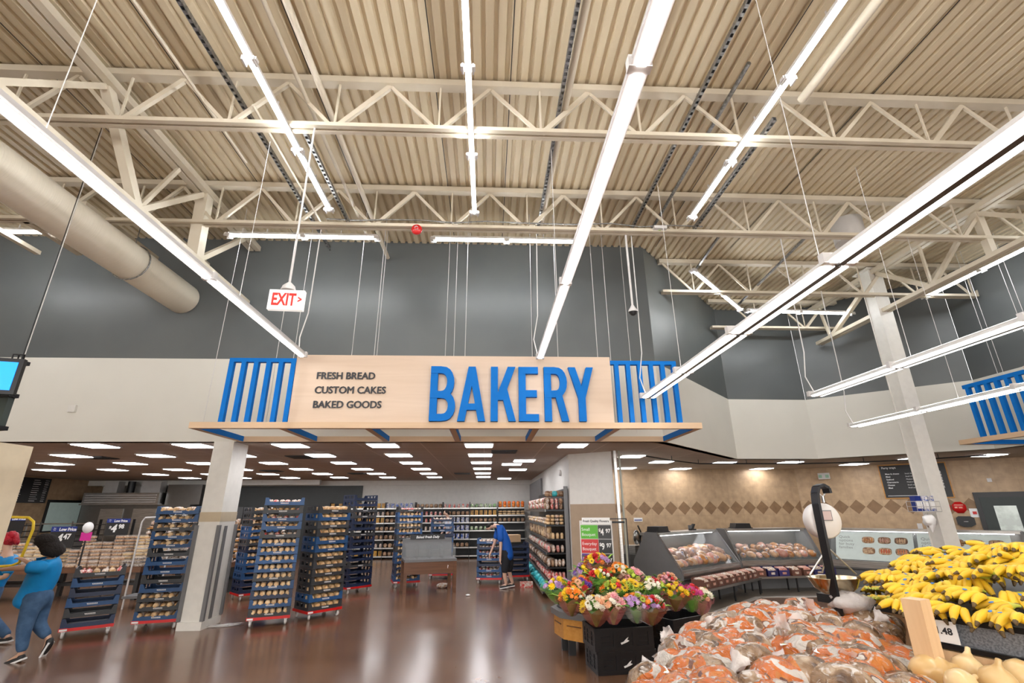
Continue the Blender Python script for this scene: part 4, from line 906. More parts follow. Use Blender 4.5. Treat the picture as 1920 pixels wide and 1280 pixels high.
# picture boards lying on its glass
m_board = M('pale_mint_board', (.60, .68, .66), .45)
fp = [m_meat['gold'], m_meat['pink'], m_meat['pale'], m_brownp, M('tomato_dish', (.6, .12, .05), .4), M('stew_dish', (.62, .2, .08), .4)]
sl = math.atan2(.69, .5)
for bi in range(2):
    t = thing('picture_board', ['pale board with six food pictures nearer the hanging scale', 'pale board with food pictures half hidden by the white column'][bi], 'sign board', Tm((8.92, 13.32, 0), math.radians(-49)) @ Vector((.16 + bi * 1.72, .012, .70)), 0, None)
    t.rotation_euler = (sl - PI / 2, 0, math.radians(-49)); t.rotation_mode = 'XYZ'
    MB().box(0, 1.64, -.012, 0, 0, .78).build('board', m_board, t)
    mb = MB()
    for i, s_ in enumerate(('Quick', 'options', 'for busy', 'families')): text(mb, s_, .07, -.013, .60 - i * .1, .105, ext=.001)
    mb.build('lettering', M('grey_lettering', (.25, .28, .28), .5), t)
    for r in range(2):
        for c in range(3):
            T_ = Tm((.72 + c * .34, -.013, .56 - r * .3), 0, PI / 2)
            mb = MB().ell((0, 0, 0), (.135, .095, .006), 14, 4, .6, 0, T_)
            for q in range(4): mb.ell((-.075 + q * .05, 0, .006), (.02, .07, .008), 6, 4, 1, 1, T_)
            mb.build('food_picture', [m_brownp, fp[(r * 3 + c) % 6]], t)
# things on the cases
def ontop(P, rz, x, y): return Tm((P[0], P[1], 1.43), rz) @ Vector((x, y, .0))
cat_tray = MB().prism([(-.24, 0), (.24, 0), (.2, .13), (-.2, .13)], .3, 0, Tm((0, -.15, 0))).box(-.26, .26, -.17, .17, .0, .02).mesh('black_catering_tray', [m_black])
item('black_catering_tray', cat_tray, ontop((4.2, 11.25), math.radians(39), .35, .72), math.radians(39), 'black lidded tray on top of the grey-ended deli case', 'tray')
item('black_catering_tray', cat_tray, ontop((6.5, 13.18), math.radians(5), .55, .72), math.radians(5), 'black lidded tray on top of the middle deli case', 'tray')
p = ontop((4.2, 11.25), math.radians(39), 2.0, .75)
t = thing('card_holder', 'small black gadget on the case between the lidded trays', 'gadget', p, .5)
MB().box(-.08, .08, -.06, .06, 0, .03).prism([(-.06, .03), (.02, .03), (.1, .14), (.04, .15)], .06, 0, Tm((0, -.03, 0))).build('stand', m_black, t); MB().box(-.13, -.03, -.02, .02, .03, .12).build('pad', m_grey, t)
t = thing('deli_slicer', 'steel deli slicer on a stand behind the grey end panel', 'slicer', (3.75, 12.9, 0), .5)
MB().box(-.3, .3, -.25, .25, .0, .9).build('stand', m_steeld, t); MB().box(-.28, .2, -.2, .2, .9, 1.1).build('body', m_steel, t)
MB().lathe([(0, -.01), (.17, -.01), (.17, .01), (0, .01)], 20, 0, Tm((-.05, -.05, 1.28), .3, PI / 2)).build('blade', m_steel, t); MB().tube([(.1, 0, 1.1), (.16, 0, 1.4), (-.02, -.1, 1.55)], .02, 8).build('handle', m_blackm, t)
t = thing('wall_price_card', 'small white and blue card on the tan deli wall', 'card', (4.95, 17.19, 1.55)); MB().box(0, .3, -.01, 0, 0, .12).build('card', m_wlet, t); MB().box(.02, .28, -.014, -.01, .03, .06).build('blue_line', m_lowp, t)

# menu board, notices, dispenser, kitchen door on the far deli wall
A_ = Vector((10.9, 17.2)); rzF = math.atan2(11.3 - 17.2, 17.0 - 10.9)
def farwall(s, z, off=.0): return Tm((10.9, 17.2, z), rzF) @ Vector((s, -off, 0))
t = thing('deli_menu_board', 'black party tray menu board behind the white column', 'menu board', farwall(2.45, 2.23, .005), rzF)
MB().box(0, 1.62, -.03, 0, 0, .98).box(-.03, 1.65, -.025, 0, -.03, 1.01, 1).build('board', [m_black, m_oak], t)
mb = MB(); text(mb, 'Party trays', .06, -.031, .88, .085, ext=.001, bold=.002)
rowsM = [('Meat & cheese', 'Small 16 serves', '$32'), ('Meat', 'Small 16 serves', '$28'), ('Seafood', 'Medium serves', '$42'), ('Charcuterie', 'Medium serves', '$53'), ('Cheese', 'Small serves', '$43'), ('Meal', 'Small serves', '$42')]
for i, (a, b, c) in enumerate(rowsM):
    z = .70 - i * .085; text(mb, a, .12, -.031, z, .06, ext=.001, bold=.001); text(mb, b, .62, -.031, z, .05, ext=.001); text(mb, c, 1.36, -.031, z - .005, .085, ext=.001, bold=.003)
mb.box(.06, .95, -.031, -.03, .05, .062); mb.build('lettering', m_wlet, t)
for k, (s, lb) in enumerate(((4.12, 'red octagonal notice beside the menu board'), (3.78, 'red octagonal notice partly behind the white column'))):
    t = thing('red_octagon_notice', lb, 'notice', farwall(s, 1.93, .02), rzF)
    MB().lathe([(0, -.006), (.17, -.006), (.17, .006), (0, .006)], 8, 0, Tm((0, 0, 0), 0, PI / 2) @ Matrix.Rotation(PI / 8, 4, 'Z')).build('plate', m_red, t)
    MB().box(-.1, .1, -.008, -.006, .06, .08).box(-.1, -.04, -.008, -.006, -.02, .02).box(-.01, .07, -.008, -.006, -.02, .01).build('print', M('pale_red_print', (.8, .4, .3), .5), t)
t = thing('soap_dispenser', 'black dispenser box below the red notices', 'dispenser', farwall(4.18, 1.42, .005), rzF)
MB().prism([(-.2, .05), (-.08, -.02), (.08, -.02), (.2, .05), (.2, .22), (.12, .27), (-.14, .27), (-.2, .22)], .18, 0, Tm((0, -.18, 0))).build('case', m_black, t); MB().box(-.05, .05, -.184, -.18, .12, .13).build('badge', m_wlet, t)
t = thing('wall_card', 'white and blue card beside the kitchen door frame', 'card', farwall(4.42, 1.66, .004), rzF); MB().box(-.1, .1, -.01, 0, 0, .24).build('card', m_wlet, t); MB().box(-.04, .05, -.013, -.01, .08, .16).build('print', m_red, t)
t = thing('wall_switch', 'small white wall switch plate above the deli case', 'switch', farwall(3.1, 1.32, .004), rzF); MB().box(-.06, .06, -.012, 0, 0, .16).build('plate', m_white2, t)
t = thing('wall_switch', 'small white box high on the tan wall by the kitchen door', 'switch', farwall(4.95, 2.62, .004), rzF); MB().box(-.05, .05, -.03, 0, 0, .1).build('plate', m_white2, t)
o = MB().box(0, 2.0, -.06, .0, 0, 2.34, 0).box(.11, 1.9, -.075, -.06, 0, 2.2, 1).build('door_2', [m_black, M('dark_green_door', (.028, .038, .036), .5)], loc=farwall(4.5, 0, .003), rz=rzF); struct(o)
o = MB().box(.36, .82, -.085, -.076, .95, 1.97).build('window_2', M('lit_kitchen_glass', (.5, .55, .5), .2, col2=(.28, .3, .27), scale=3, emis=.06, ecol=(.6, .65, .6)), loc=farwall(4.5, 0, .003), rz=rzF); struct(o)
# wire basket and bags on the column
t = thing('wire_basket', 'white wire basket of blue bag packs fixed to the white column', 'basket', (9.1, 10.25, 1.86))
mb = MB()
for z in (0, .1, .2):
    mb.tube([(-.22, -.12, z), (.3, -.12, z), (.3, .12, z), (-.22, .12, z), (-.22, -.12, z)], .006, 4)
for k in range(6):
    x = -.22 + k * .104
    mb.tube([(x, -.12, .2), (x, -.12, 0), (x, .12, 0), (x, .12, .2)], .005, 4)
mb.build('wire_frame', m_white2, t)
for k in range(3): tag(MB().box(-.06, .06, -.07, .07, 0, .3).box(-.062, .062, -.072, -.07, .05, .2, 1).build('bag_pack', [m_lowp if k < 1 else m_blueb if False else m_wrapb, m_wlet], loc=(9.0 + k * .14, 10.25, 1.87)), ['dark blue', 'middle blue', 'outer blue'][k] + ' bag pack standing in the wire basket', 'packet')
t = thing('plastic_bag_roll', 'crumpled white plastic bag hanging under the wire basket', 'plastic bag', (9.05, 10.1, 1.6)); MB().ell((0, 0, .08), (.14, .08, .12), 10, 7, 1, jit=.25).tube([(0, 0, -.14), (.02, 0, .02)], [.01, .08], 7).build('crumpled_bag', m_wlet, t); MB().tube([(0, 0, .18), (.02, .03, .265)], .006, 4).build('hook', m_steel, t)

# ================================================================ flowers
m_pet = {k: M('petal_' + k, c, .55, col2=tuple(x * .75 for x in c), scale=20, rnd=.12) for k, c in {'yellow': (.90, .62, .02), 'orange': (.88, .26, .02), 'red': (.60, .015, .02), 'white': (.85, .80, .66), 'pink': (.82, .38, .42), 'magenta': (.60, .05, .24), 'lilac': (.58, .36, .66), 'purple': (.16, .06, .34), 'peach': (.88, .48, .28), 'lime': (.50, .62, .08)}.items()}
m_leaf = M('leaf_green', (.10, .30, .04), .45, col2=(.05, .18, .02), scale=9, rnd=.3); m_leafl = M('fresh_green', (.28, .55, .07), .45, rnd=.2)
m_eye = M('flower_eye', (.20, .13, .02), .7)
m_cel = {'pink': M('pink_cellophane', (.75, .25, .25), .12, alpha=.45, bump=.4, bscale=14), 'brown': M('brown_cellophane', (.45, .14, .09), .12, alpha=.5, bump=.4, bscale=14), 'green': M('green_cellophane', (.25, .55, .10), .12, alpha=.5, bump=.4, bscale=14), 'clear': M('clear_cellophane', (.9, .9, .85), .1, alpha=.25, bump=.4, bscale=14)}
def daisy(n, r, tilt):
    mb = MB()
    for k in range(n):
        a = 2 * PI * k / n; T = Matrix.Rotation(a, 4, 'Z') @ Matrix.Rotation(-tilt, 4, 'Y')
        mb.add([(0, -.004, 0), (r * .55, -r * .2, .004), (r, 0, .002), (r * .55, r * .2, .004), (r * .5, 0, -.003)], [(0, 1, 4), (1, 2, 4), (2, 3, 4), (3, 0, 4)], 0, T, True)
    mb.ell((0, 0, .006), (r * .28, r * .28, .008), 8, 4, 1, 1); return mb
def mum(r):
    mb = MB()
    for lay, (n, tilt, rr) in enumerate(((11, .15, 1), (9, .6, .85), (6, 1.0, .6))):
        for k in range(n):
            a = 2 * PI * (k + lay * .5) / n; T = Matrix.Rotation(a, 4, 'Z') @ Matrix.Rotation(-tilt, 4, 'Y')
            mb.add([(0, -.005, 0), (r * rr * .6, -r * .19, .006), (r * rr, 0, .012), (r * rr * .6, r * .19, .006)], [(0, 1, 2, 3)], 0, T, True)
    mb.ell((0, 0, .01), (r * .3, r * .3, .014), 8, 4, 1, 0); return mb
def rose(r):
    mb = MB().ell((0, 0, .0), (r * .75, r * .75, r * .7), 10, 7, 1, 0)
    for k in range(5):
        a = 2 * PI * k / 5; T = Matrix.Rotation(a, 4, 'Z') @ Matrix.Rotation(-.7, 4, 'Y'); mb.ell((r * .55, 0, 0), (r * .5, r * .45, r * .12), 8, 5, 1, 0, T)
    return mb
BLO = {}
def blossom(kind, c):
    if (kind, c) not in BLO:
        mb = {'daisy': lambda: daisy(12, .042, .15), 'mum': lambda: mum(.045), 'rose': lambda: rose(.033), 'bud': lambda: rose(.02)}[kind]()
        BLO[kind, c] = mb.mesh('blossom', [m_pet[c], m_eye])
    return BLO[kind, c]
leafm = MB().add([(0, 0, 0), (.05, -.025, .03), (.14, -.012, .05), (.2, 0, .03), (.14, .018, .05), (.05, .025, .03), (.1, 0, .03)], [(0, 1, 6), (1, 2, 6), (2, 3, 6), (3, 4, 6), (4, 5, 6), (5, 0, 6)], 0, None, True).mesh('leaf', [m_leaf])
leafm2 = leafm.copy(); leafm2.materials[0] = m_leafl
def bouquet(u, v, Y, cols, wrap, lab, r=.19, lean=(0, 0), kinds=('mum', 'daisy', 'rose'), nf=26):
    c = at(u, v, 1, Y)
    tip = Vector((c.x - lean[0] * .45, c.y - lean[1] * .45 + .05, max(.5, c.z - .2)))
    t = thing('flower_bouquet', lab, 'bouquet', tip)
    h = c.z - tip.z + .02; d = c - tip
    mb = MB(); n = 18; rings = 4; vs = []
    for i in range(rings + 1):
        f = i / rings; rr = .05 + (r * 1.22 - .05) * f ** .7
        for j in range(n): k = 1 + (.13 * math.sin(j * 5.3 + i) if i == rings else .04 * math.sin(j * 7)); vs.append((d.x * f + rr * k * math.cos(2 * PI * j / n), d.y * f + rr * k * math.sin(2 * PI * j / n), (h + .05 * (i == rings) * math.sin(j * 4.1)) * f))
    mb.add(vs, [(i * n + j, i * n + (j + 1) % n, (i + 1) * n + (j + 1) % n, (i + 1) * n + j) for i in range(rings) for j in range(n)], 0, None, True)
    mb.build('cellophane_wrap', m_cel[wrap], t)
    MB().tube([(0, 0, -.0), (d.x * .8, d.y * .8, h * .8)], [.02, r * .55], 8).build('stems', m_leaf, t)
    for k in range(nf):
        a = k * 2.399; rr = r * math.sqrt((k + .5) / nf); z = h + .11 * (1 - (rr / r) ** 2) + R.uniform(-.01, .015)
        o = bpy.data.objects.new('blossom', blossom(R.choice(kinds), cols[k % len(cols)] if R.random() < .8 else R.choice(cols))); COL.objects.link(o); o.parent = t
        o.location = (d.x + rr * math.cos(a), d.y + rr * math.sin(a), z); tl = rr / r * 1.0
        o.rotation_euler = (-tl * math.sin(a) * 1.0 + .25, tl * math.cos(a), R.uniform(0, 3)); o.rotation_euler = Euler((tl * -math.sin(a) + .3, tl * math.cos(a), 0)); s = R.uniform(1.0, 1.5); o.scale = (s, s, s)
    for k in range(8):
        a = k * .785 + R.uniform(-.3, .3); o = bpy.data.objects.new('leaf', leafm if k % 2 else leafm2); COL.objects.link(o); o.parent = t
        rr = r * R.uniform(.35, .8); o.location = (d.x + rr * math.cos(a), d.y + rr * math.sin(a), h - .01); o.rotation_euler = (R.uniform(-.4, .4), R.uniform(-.6, .1), a); s = R.uniform(.7, 1.05); o.scale = (s, s, s)
BQ = [
 (1120, 1056, 7.95, ('yellow', 'orange', 'lilac', 'red'), 'brown', 'topmost bouquet of yellow and orange blooms in brown cellophane', .19),
 (1098, 1076, 8.0, ('lilac', 'purple', 'pink', 'yellow'), 'clear', 'purple and lilac bouquet just below the topmost one', .17),
 (1124, 1086, 7.55, ('red', 'red', 'white', 'yellow'), 'green', 'bouquet of deep red roses in the middle of the upper tier', .17),
 (1160, 1076, 7.7, ('orange', 'orange', 'yellow', 'white'), 'brown', 'orange bouquet of the upper tier beside the pink one', .16),
 (1186, 1085, 7.65, ('pink', 'white', 'pink', 'lime'), 'pink', 'soft pink bouquet at the upper tier end', .17),
 (1048, 1104, 7.75, ('yellow', 'lilac', 'yellow', 'purple'), 'green', 'yellow and lilac bouquet overhanging the wooden planter', .2),
 (1088, 1104, 7.45, ('orange', 'red', 'purple', 'peach'), 'brown', 'orange and red bouquet next to the planter corner', .18),
 (1072, 1124, 7.2, ('yellow', 'orange', 'white', 'orange'), 'brown', 'yellow and orange bouquet low over the planter rim', .17),
 (1118, 1142, 6.9, ('white', 'yellow', 'peach', 'white'), 'brown', 'white and yellow bouquet hanging over the front crates', .19),
 (1150, 1138, 6.9, ('peach', 'peach', 'pink', 'white'), 'pink', 'small peach bouquet beside the white one over the crates', .15),
 (1182, 1108, 7.3, ('yellow', 'pink', 'yellow', 'lime'), 'green', 'yellow bouquet in the centre of the whole display', .18),
 (1150, 1108, 7.35, ('lime', 'orange', 'red', 'yellow'), 'green', 'lime and orange bouquet under the red roses', .16),
 (1194, 1136, 6.95, ('lilac', 'orange', 'lime', 'lilac'), 'clear', 'lilac and orange bouquet over the front crate edge', .19),
 (1222, 1140, 6.95, ('magenta', 'white', 'red', 'lilac'), 'brown', 'magenta bouquet beside the lilac one over the crate', .17),
 (1224, 1104, 7.5, ('white', 'lime', 'red', 'white'), 'green', 'white and lime bouquet towards the grey deli panel', .17),
 (1266, 1116, 7.45, ('yellow', 'magenta', 'yellow', 'orange'), 'brown', 'yellow rose bouquet in brown wrap over the far crate', .19),
 (1252, 1095, 7.85, ('pink', 'peach', 'red', 'pink'), 'pink', 'pink topped bouquet behind the yellow rose bouquet', .16),
 (1297, 1118, 7.6, ('red', 'red', 'magenta', 'red'), 'green', 'dark red bouquet with a bright green wrap', .15),
 (1316, 1124, 7.6, ('pink', 'pink', 'white', 'peach'), 'pink', 'pale pink bouquet at the very end of the display', .14)]
for u, v, Y, cols, wrap, lab, r in BQ: bouquet(u, v, Y, cols, wrap, lab, r, (0, 0), ('rose', 'bud', 'mum') if 'rose' in lab else ('mum', 'daisy', 'rose'))
# planter table, crates
t = thing('flower_planter', 'honey oak flower planter with a black rim and stubby legs', 'planter', (0, 0, 0))
PO = [(1.02, 8.25), (1.1, 7.85), (1.38, 7.6), (2.15, 7.6), (2.42, 8.1), (2.42, 8.9), (1.4, 8.9)]
MB().slab(PO, .2, .47).build('body', m_oak, t)
for a, b in zip(PO[:4], PO[1:4] + [PO[4]]):
    A3 = Vector((a[0], a[1], .34)); B3 = Vector((b[0], b[1], .34)); dd = (B3 - A3).normalized(); nn_ = Vector((dd.y, -dd.x, 0)) * .01
    MB().bar(A3 + dd * .07 + nn_ + Vector((0, 0, .04)), B3 - dd * .07 + nn_ + Vector((0, 0, .04)), .012, .012).build('panel_groove', m_walnut, t)
cx_, cy_ = 1.95, 8.2
MB().slab([((x - cx_) * 1.05 + cx_, (y - cy_) * 1.05 + cy_) for x, y in PO], .47, .55).build('black_rim', m_grey, t)
MB().slab([((x - cx_) * .95 + cx_, (y - cy_) * .95 + cy_) for x, y in PO], .55, .57).build('liner', m_black, t)
for x, y in ((1.16, 8.15), (1.22, 7.88), (1.5, 7.72), (2.3, 8.2), (2.3, 8.75), (1.5, 8.75)): MB().box(x - .05, x + .05, y - .05, y + .05, 0, .2).build('leg', m_black, t)
for i, (x, y, z) in enumerate(((1.55, 8.1, .571), (2.0, 8.2, .571), (2.22, 8.5, .571), (1.5, 7.8, .571), (1.95, 7.82, .571))):
    tag(MB().lathe([(0, 0), (.12, 0), (.15, .28), (.14, .28), (.11, .01)], 14).build('flower_bucket', m_black, loc=(x, y, z)), 'black bucket holding bouquets, ' + ['rear one above the planter leg', 'rear one in the centre', 'rear one by the deli side', 'front one above the corner leg', 'front one by the crates'][i], 'bucket')
def crate_mesh():
    w, d, h = .78, .5, .255; mb = MB().box(-w / 2, w / 2, 0, d, 0, .02)
    for (T, L) in ((Tm((0, 0, 0)), w), (Tm((0, d, 0), PI), w), (Tm((w / 2, d / 2, 0), PI / 2), d), (Tm((-w / 2, d / 2, 0), -PI / 2), d)):
        h2 = L / 2
        mb.box(-h2, h2, -.008, .012, h - .05, h, 0, T); mb.box(-h2, h2, -.008, .012, 0, .05, 0, T)
        for x in (-h2, h2 - .07): mb.box(x, x + .07, -.008, .012, .05, h - .05, 0, T)
        for x in (-h2 / 3, h2 / 3): mb.box(x - .02, x + .02, -.008, .012, .05, h - .05, 0, T)
        mb.box(-h2 + .07, h2 - .07, .004, .010, .05, h - .05, 0, T)
        for k in (-1, 0, 1):
            for q in range(2): mb.box(k * h2 * .64 - .06, k * h2 * .64 + .06, -.004, .004, .085 + q * .06, .10 + q * .06, 0, T)
            mb.box(k * h2 * .64 - .075, k * h2 * .64 + .075, -.012, .0, h - .03, h - .012, 0, T)
    mb.prism([(-.06, .09), (-.02, .1), (.02, .135), (.05, .15), (.03, .12), (.06, .11), (.03, .095), (-.05, .07)], .004, 1, Tm((0, -.013, 0)))
    return mb.mesh('black_crate', [m_black, m_wlet])
CR = crate_mesh()
for i, (x, y, z, rz, lb) in enumerate(((1.78, 6.98, 0, .12, 'lower black folding crate of the front pair under the bouquets'), (1.76, 6.98, .256, .12, 'upper black folding crate of the front pair with a white mark'), (2.88, 7.55, 0, .5, 'lower black folding crate of the pair toward the deli'), (2.88, 7.55, .256, .5, 'upper black folding crate of the pair toward the deli'), (2.35, 7.3 - .02, 0, .3, 'black crate wedged between the two crate pairs'))):
    if i < 4: item('black_crate', CR, (x, y, z), rz, lb, 'crate', 'black folding crates by the flowers')
# sign easel
t = thing('flower_price_sign', 'tall price sign of flower bouquets in coloured bands', 'sign', (1.66, 9.2, .62), math.radians(-22))
W_ = .56
MB().box(-.01, W_ + .01, .0, .03, .05, 1.14).build('frame', m_white2, t)
for i, (nm_, c, pr) in enumerate((('Small', (.10, .45, .03), '4.97'), ('Everyday', (.58, .03, .03), '9.97'), ('Premium', (.10, .03, .24), '14.97'), ('Deluxe', (.02, .02, .02), '19.97'))):
    z = .84 - i * .235
    b_ = MB().box(0.01, W_ * .56, -.006, 0, z, z + .225).build('colour_band', M('band_' + nm_.lower(), c, .45), t)
    MB().box(W_ * .57, W_ - .01, -.006, 0, z, z + .225).build('price_panel', m_black, t)
    mb = MB(); text(mb, nm_, .025, -.007, z + .13, .072, ext=.001); text(mb, 'Bouquet', .025, -.007, z + .045, .072, ext=.001)
    if i < 3: text(mb, '$', W_ * .59, -.007, z + .12, .07, ext=.001, bold=.002); text(mb, pr.split('.')[0] + '', W_ * .65 if i < 2 else W_ * .63, -.007, z + .06, .15, ext=.001, bold=.003, xs=.75); text(mb, pr.split('.')[1], W_ * .81, -.007, z + .10, .09, ext=.001, bold=.003, xs=.9)
    mb.build('lettering', m_wlet, t)
h_ = MB().box(.04, W_ - .02, -.012, 0, 1.08, 1.19).build('header_card', m_wlet, t); mb = MB(); text(mb, 'Fresh Quality Flowers', W_ / 2 + .01, -.014, 1.115, .052, ext=.001, align='CENTER', bold=.001); mb.build('lettering', m_ink, h_)
MB().box(.03, .06, .03, .06, -.62, .6).box(W_ - .06, W_ - .03, .03, .06, -.62, .6).build('stand_leg', m_steel, t)
t = thing('wire_stand', 'empty thin black metal frame stand beside the divider wall', 'stand', (2.62, 11.15, 0))
MB().bar((0, 0, 0), (0, 0, 1.75), .02, .02).bar((.42, 0, 0), (.42, 0, 1.75), .02, .02).bar((-.01, 0, 1.75), (.43, 0, 1.75), .02, .02).bar((-.01, 0, .1), (.43, 0, .1), .02, .02).build('frame', m_blackm, t)
MB().box(.04, .38, -.006, .006, 1.66, 1.7).build('clip_bar', m_blackm, t); MB().box(-.1, .52, -.15, .15, 0, .012).build('base_plate', m_blackm, t)

# ================================================================ produce in front
U_ = Vector((.57, -.82, 0)); N_ = Vector((.82, .57, 0))
def qlerp(a, b, c, d, s, t_): return (Vector(a) * (1 - s) + Vector(b) * s) * (1 - t_) + (Vector(d) * (1 - s) + Vector(c) * s) * t_
q0, q1, q2, q3 = (.62, 2.5), (1.98, 2.45), (2.95, 4.0), (1.75, 4.05)
t = thing('produce_table', 'pale wood produce table heaped with potato bags', 'table', (0, 0, 0))
MB().slab([(.72, 2.35), (1.75, 2.2), (2.9, 4.05), (1.8, 4.0)], .7, .76).build('table_top', m_grey, t); MB().slab([(.78, 2.4), (1.72, 2.26), (2.8, 3.98), (1.85, 3.9)], .35, .7).build('body', m_palew, t)
for x, y in ((.9, 2.45), (1.65, 2.35), (2.65, 3.85), (1.95, 3.8)): MB().box(x - .05, x + .05, y - .05, y + .05, 0, .35).build('leg', m_black, t)
def mat_bag():
    mt, N, L, B = nt('printed_potato_bag')
    tc = N.new('ShaderNodeTexCoord'); oi = N.new('ShaderNodeObjectInfo')
    mw = N.new('ShaderNodeMath'); mw.operation = 'MULTIPLY'; mw.inputs[1].default_value = 53; L.new(oi.outputs['Random'], mw.inputs[0])
    def noise(sc, de, di=0):
        n = N.new('ShaderNodeTexNoise'); n.noise_dimensions = '4D'; n.inputs['Scale'].default_value = sc; n.inputs['Detail'].default_value = de; n.inputs['Distortion'].default_value = di
        L.new(tc.outputs['Object'], n.inputs['Vector']); L.new(mw.outputs[0], n.inputs['W']); return n.outputs[0]
    def ramp(src, stops, const=True):
        cr = N.new('ShaderNodeValToRGB'); cr.color_ramp.interpolation = 'CONSTANT' if const else 'LINEAR'; e = cr.color_ramp.elements
        e[0].position = stops[0][0]; e[0].color = c4(stops[0][1]); e[1].position = stops[1][0]; e[1].color = c4(stops[1][1])
        for ps, c in stops[2:]: x = e.new(ps); x.color = c4(c)
        L.new(src, cr.inputs[0]); return cr.outputs[0]
    def mth(op, a, b):
        n = N.new('ShaderNodeMath'); n.operation = op
        for i, x in ((0, a), (1, b)):
            if isinstance(x, (int, float)): n.inputs[i].default_value = x
            else: L.new(x, n.inputs[i])
        return n.outputs[0]
    sp = N.new('ShaderNodeSeparateXYZ'); L.new(tc.outputs['Object'], sp.inputs[0])
    spuds = ramp(noise(15, 2), [(.36, (.09, .045, .02)), (.50, (.24, .14, .07)), (.66, (.46, .34, .23))], False)
    zone = mth('ADD', mth('ADD', mth('MULTIPLY', sp.outputs['X'], 2.3), .5), mth('MULTIPLY', mth('SUBTRACT', noise(5, 1), .5), .9))
    prt = ramp(zone, [(0, (0, 0, 0)), (.34, (1, 1, 1)), (.78, (0, 0, 0))])
    ink = ramp(noise(9, 1, .5), [(0, (.56, .52, .47)), (.40, (.52, .12, .008)), (.56, (.50, .155, .02)), (.63, (.14, .05, .03)), (.68, (.56, .52, .47))])
    m0 = N.new('ShaderNodeMixRGB'); L.new(prt, m0.inputs[0]); L.new(spuds, m0.inputs[1]); L.new(ink, m0.inputs[2])
    # creases of the film, their white glare streaks painted into the colour
    wv = N.new('ShaderNodeTexNoise'); wv.inputs['Scale'].default_value = 17; wv.inputs['Detail'].default_value = 7; wv.inputs['Distortion'].default_value = 1.6; L.new(tc.outputs['Object'], wv.inputs['Vector'])
    mr = N.new('ShaderNodeMapRange'); mr.inputs['From Min'].default_value = .56; mr.inputs['From Max'].default_value = .64; L.new(wv.outputs[0], mr.inputs[0])
    mx = N.new('ShaderNodeMixRGB'); L.new(mr.outputs[0], mx.inputs[0]); L.new(m0.outputs[0], mx.inputs[1]); mx.inputs[2].default_value = (.60, .54, .49, 1)
    L.new(mx.outputs[0], B.inputs['Base Color']); B.inputs['Roughness'].default_value = .2; B.inputs['Coat Weight'].default_value = .3; B.inputs['Coat Roughness'].default_value = .1
    bp = N.new('ShaderNodeBump'); bp.inputs['Strength'].default_value = .9; bp.inputs['Distance'].default_value = .04; L.new(wv.outputs[0], bp.inputs['Height']); L.new(bp.outputs[0], B.inputs['Normal'])
    return mt
m_bag = mat_bag(); m_bfilm = M('clear_bag_film', (.85, .80, .78), .1, alpha=.55, bump=.8, bscale=25, spec=.8)
def bagmesh(seed):
    rr = random.Random(seed); pot = []
    for i in range(12): pot.append((Vector((rr.uniform(-.13, .13), rr.uniform(-.075, .075), rr.uniform(-.03, .04))), rr.uniform(.042, .06)))
    nu, nv = 30, 16; vs = []
    for i in range(nv + 1):
        ph = -PI / 2 + PI * i / nv
        for j in range(nu):
            th = 2 * PI * j / nu; d = Vector((math.cos(ph) * math.cos(th), math.cos(ph) * math.sin(th), math.sin(ph)))
            h = [p.dot(d) + r for p, r in pot]; m_ = max(h); s = m_ + .010 * math.log(sum(math.exp((x - m_) / .010) for x in h))
            r = s * (1 - .10 * (1 - max(0, max(((p.normalized() if p.length else d).dot(d)) for p, _ in pot)) ** 6)) + .003 * math.sin(th * 9 + ph * 7)
            v = d * r * Vector((1, 1, .92)).length / 1.69; vs.append((v.x * 1.12, v.y * 1.05, v.z + .07))
    mb = MB().add(vs, [(i * nu + j, i * nu + (j + 1) % nu, (i + 1) * nu + (j + 1) % nu, (i + 1) * nu + j) for i in range(nv) for j in range(nu)], 0, None, True)
    return mb.mesh('bag_film', [m_bag])
BG = [bagmesh(s) for s in range(6)]
def neckmesh(seed):
    rr = random.Random(seed); n = 16; vs = []; prof = [(.0, .05), (.04, .025), (.06, .014), (.085, .03), (.12, .05), (.14, .055)]
    for i, (x, r) in enumerate(prof):
        for j in range(n): k = 1 + rr.uniform(-.3, .3) * (i > 2) + .15 * math.sin(j * 4); vs.append((x + rr.uniform(-.01, .01) * (i > 3), r * k * math.cos(2 * PI * j / n), r * k * .6 * math.sin(2 * PI * j / n)))
    return MB().add(vs, [(i * n + j, i * n + (j + 1) % n, (i + 1) * n + (j + 1) % n, (i + 1) * n + j) for i in range(5) for j in range(n)], 0, None, True).mesh('gathered_neck', [m_bfilm])
NK = [neckmesh(s) for s in range(3)]
lbm = MB().prism([(-.035, -.028), (.035, -.028), (.035, .028), (-.035, .028)], .003).prism([(-.02, -.015), (.02, -.015), (.02, .015), (-.02, .015)], .001, 1, Tm((0, -.001, 0))).mesh('sticker', [m_wlet, M('pale_green_print', (.35, .68, .40), .5)])
nR, nC = 8, 7; k = 0
rown = ['front edge row', 'second row', 'third row', 'fourth row', 'fifth row', 'sixth row', 'seventh row', 'rear row']
coln = ['at the outer end by the floor', 'second from the outer end', 'third from the outer end', 'in the middle column', 'third from the wooden post side', 'second from the wooden post side', 'at the wooden post side']
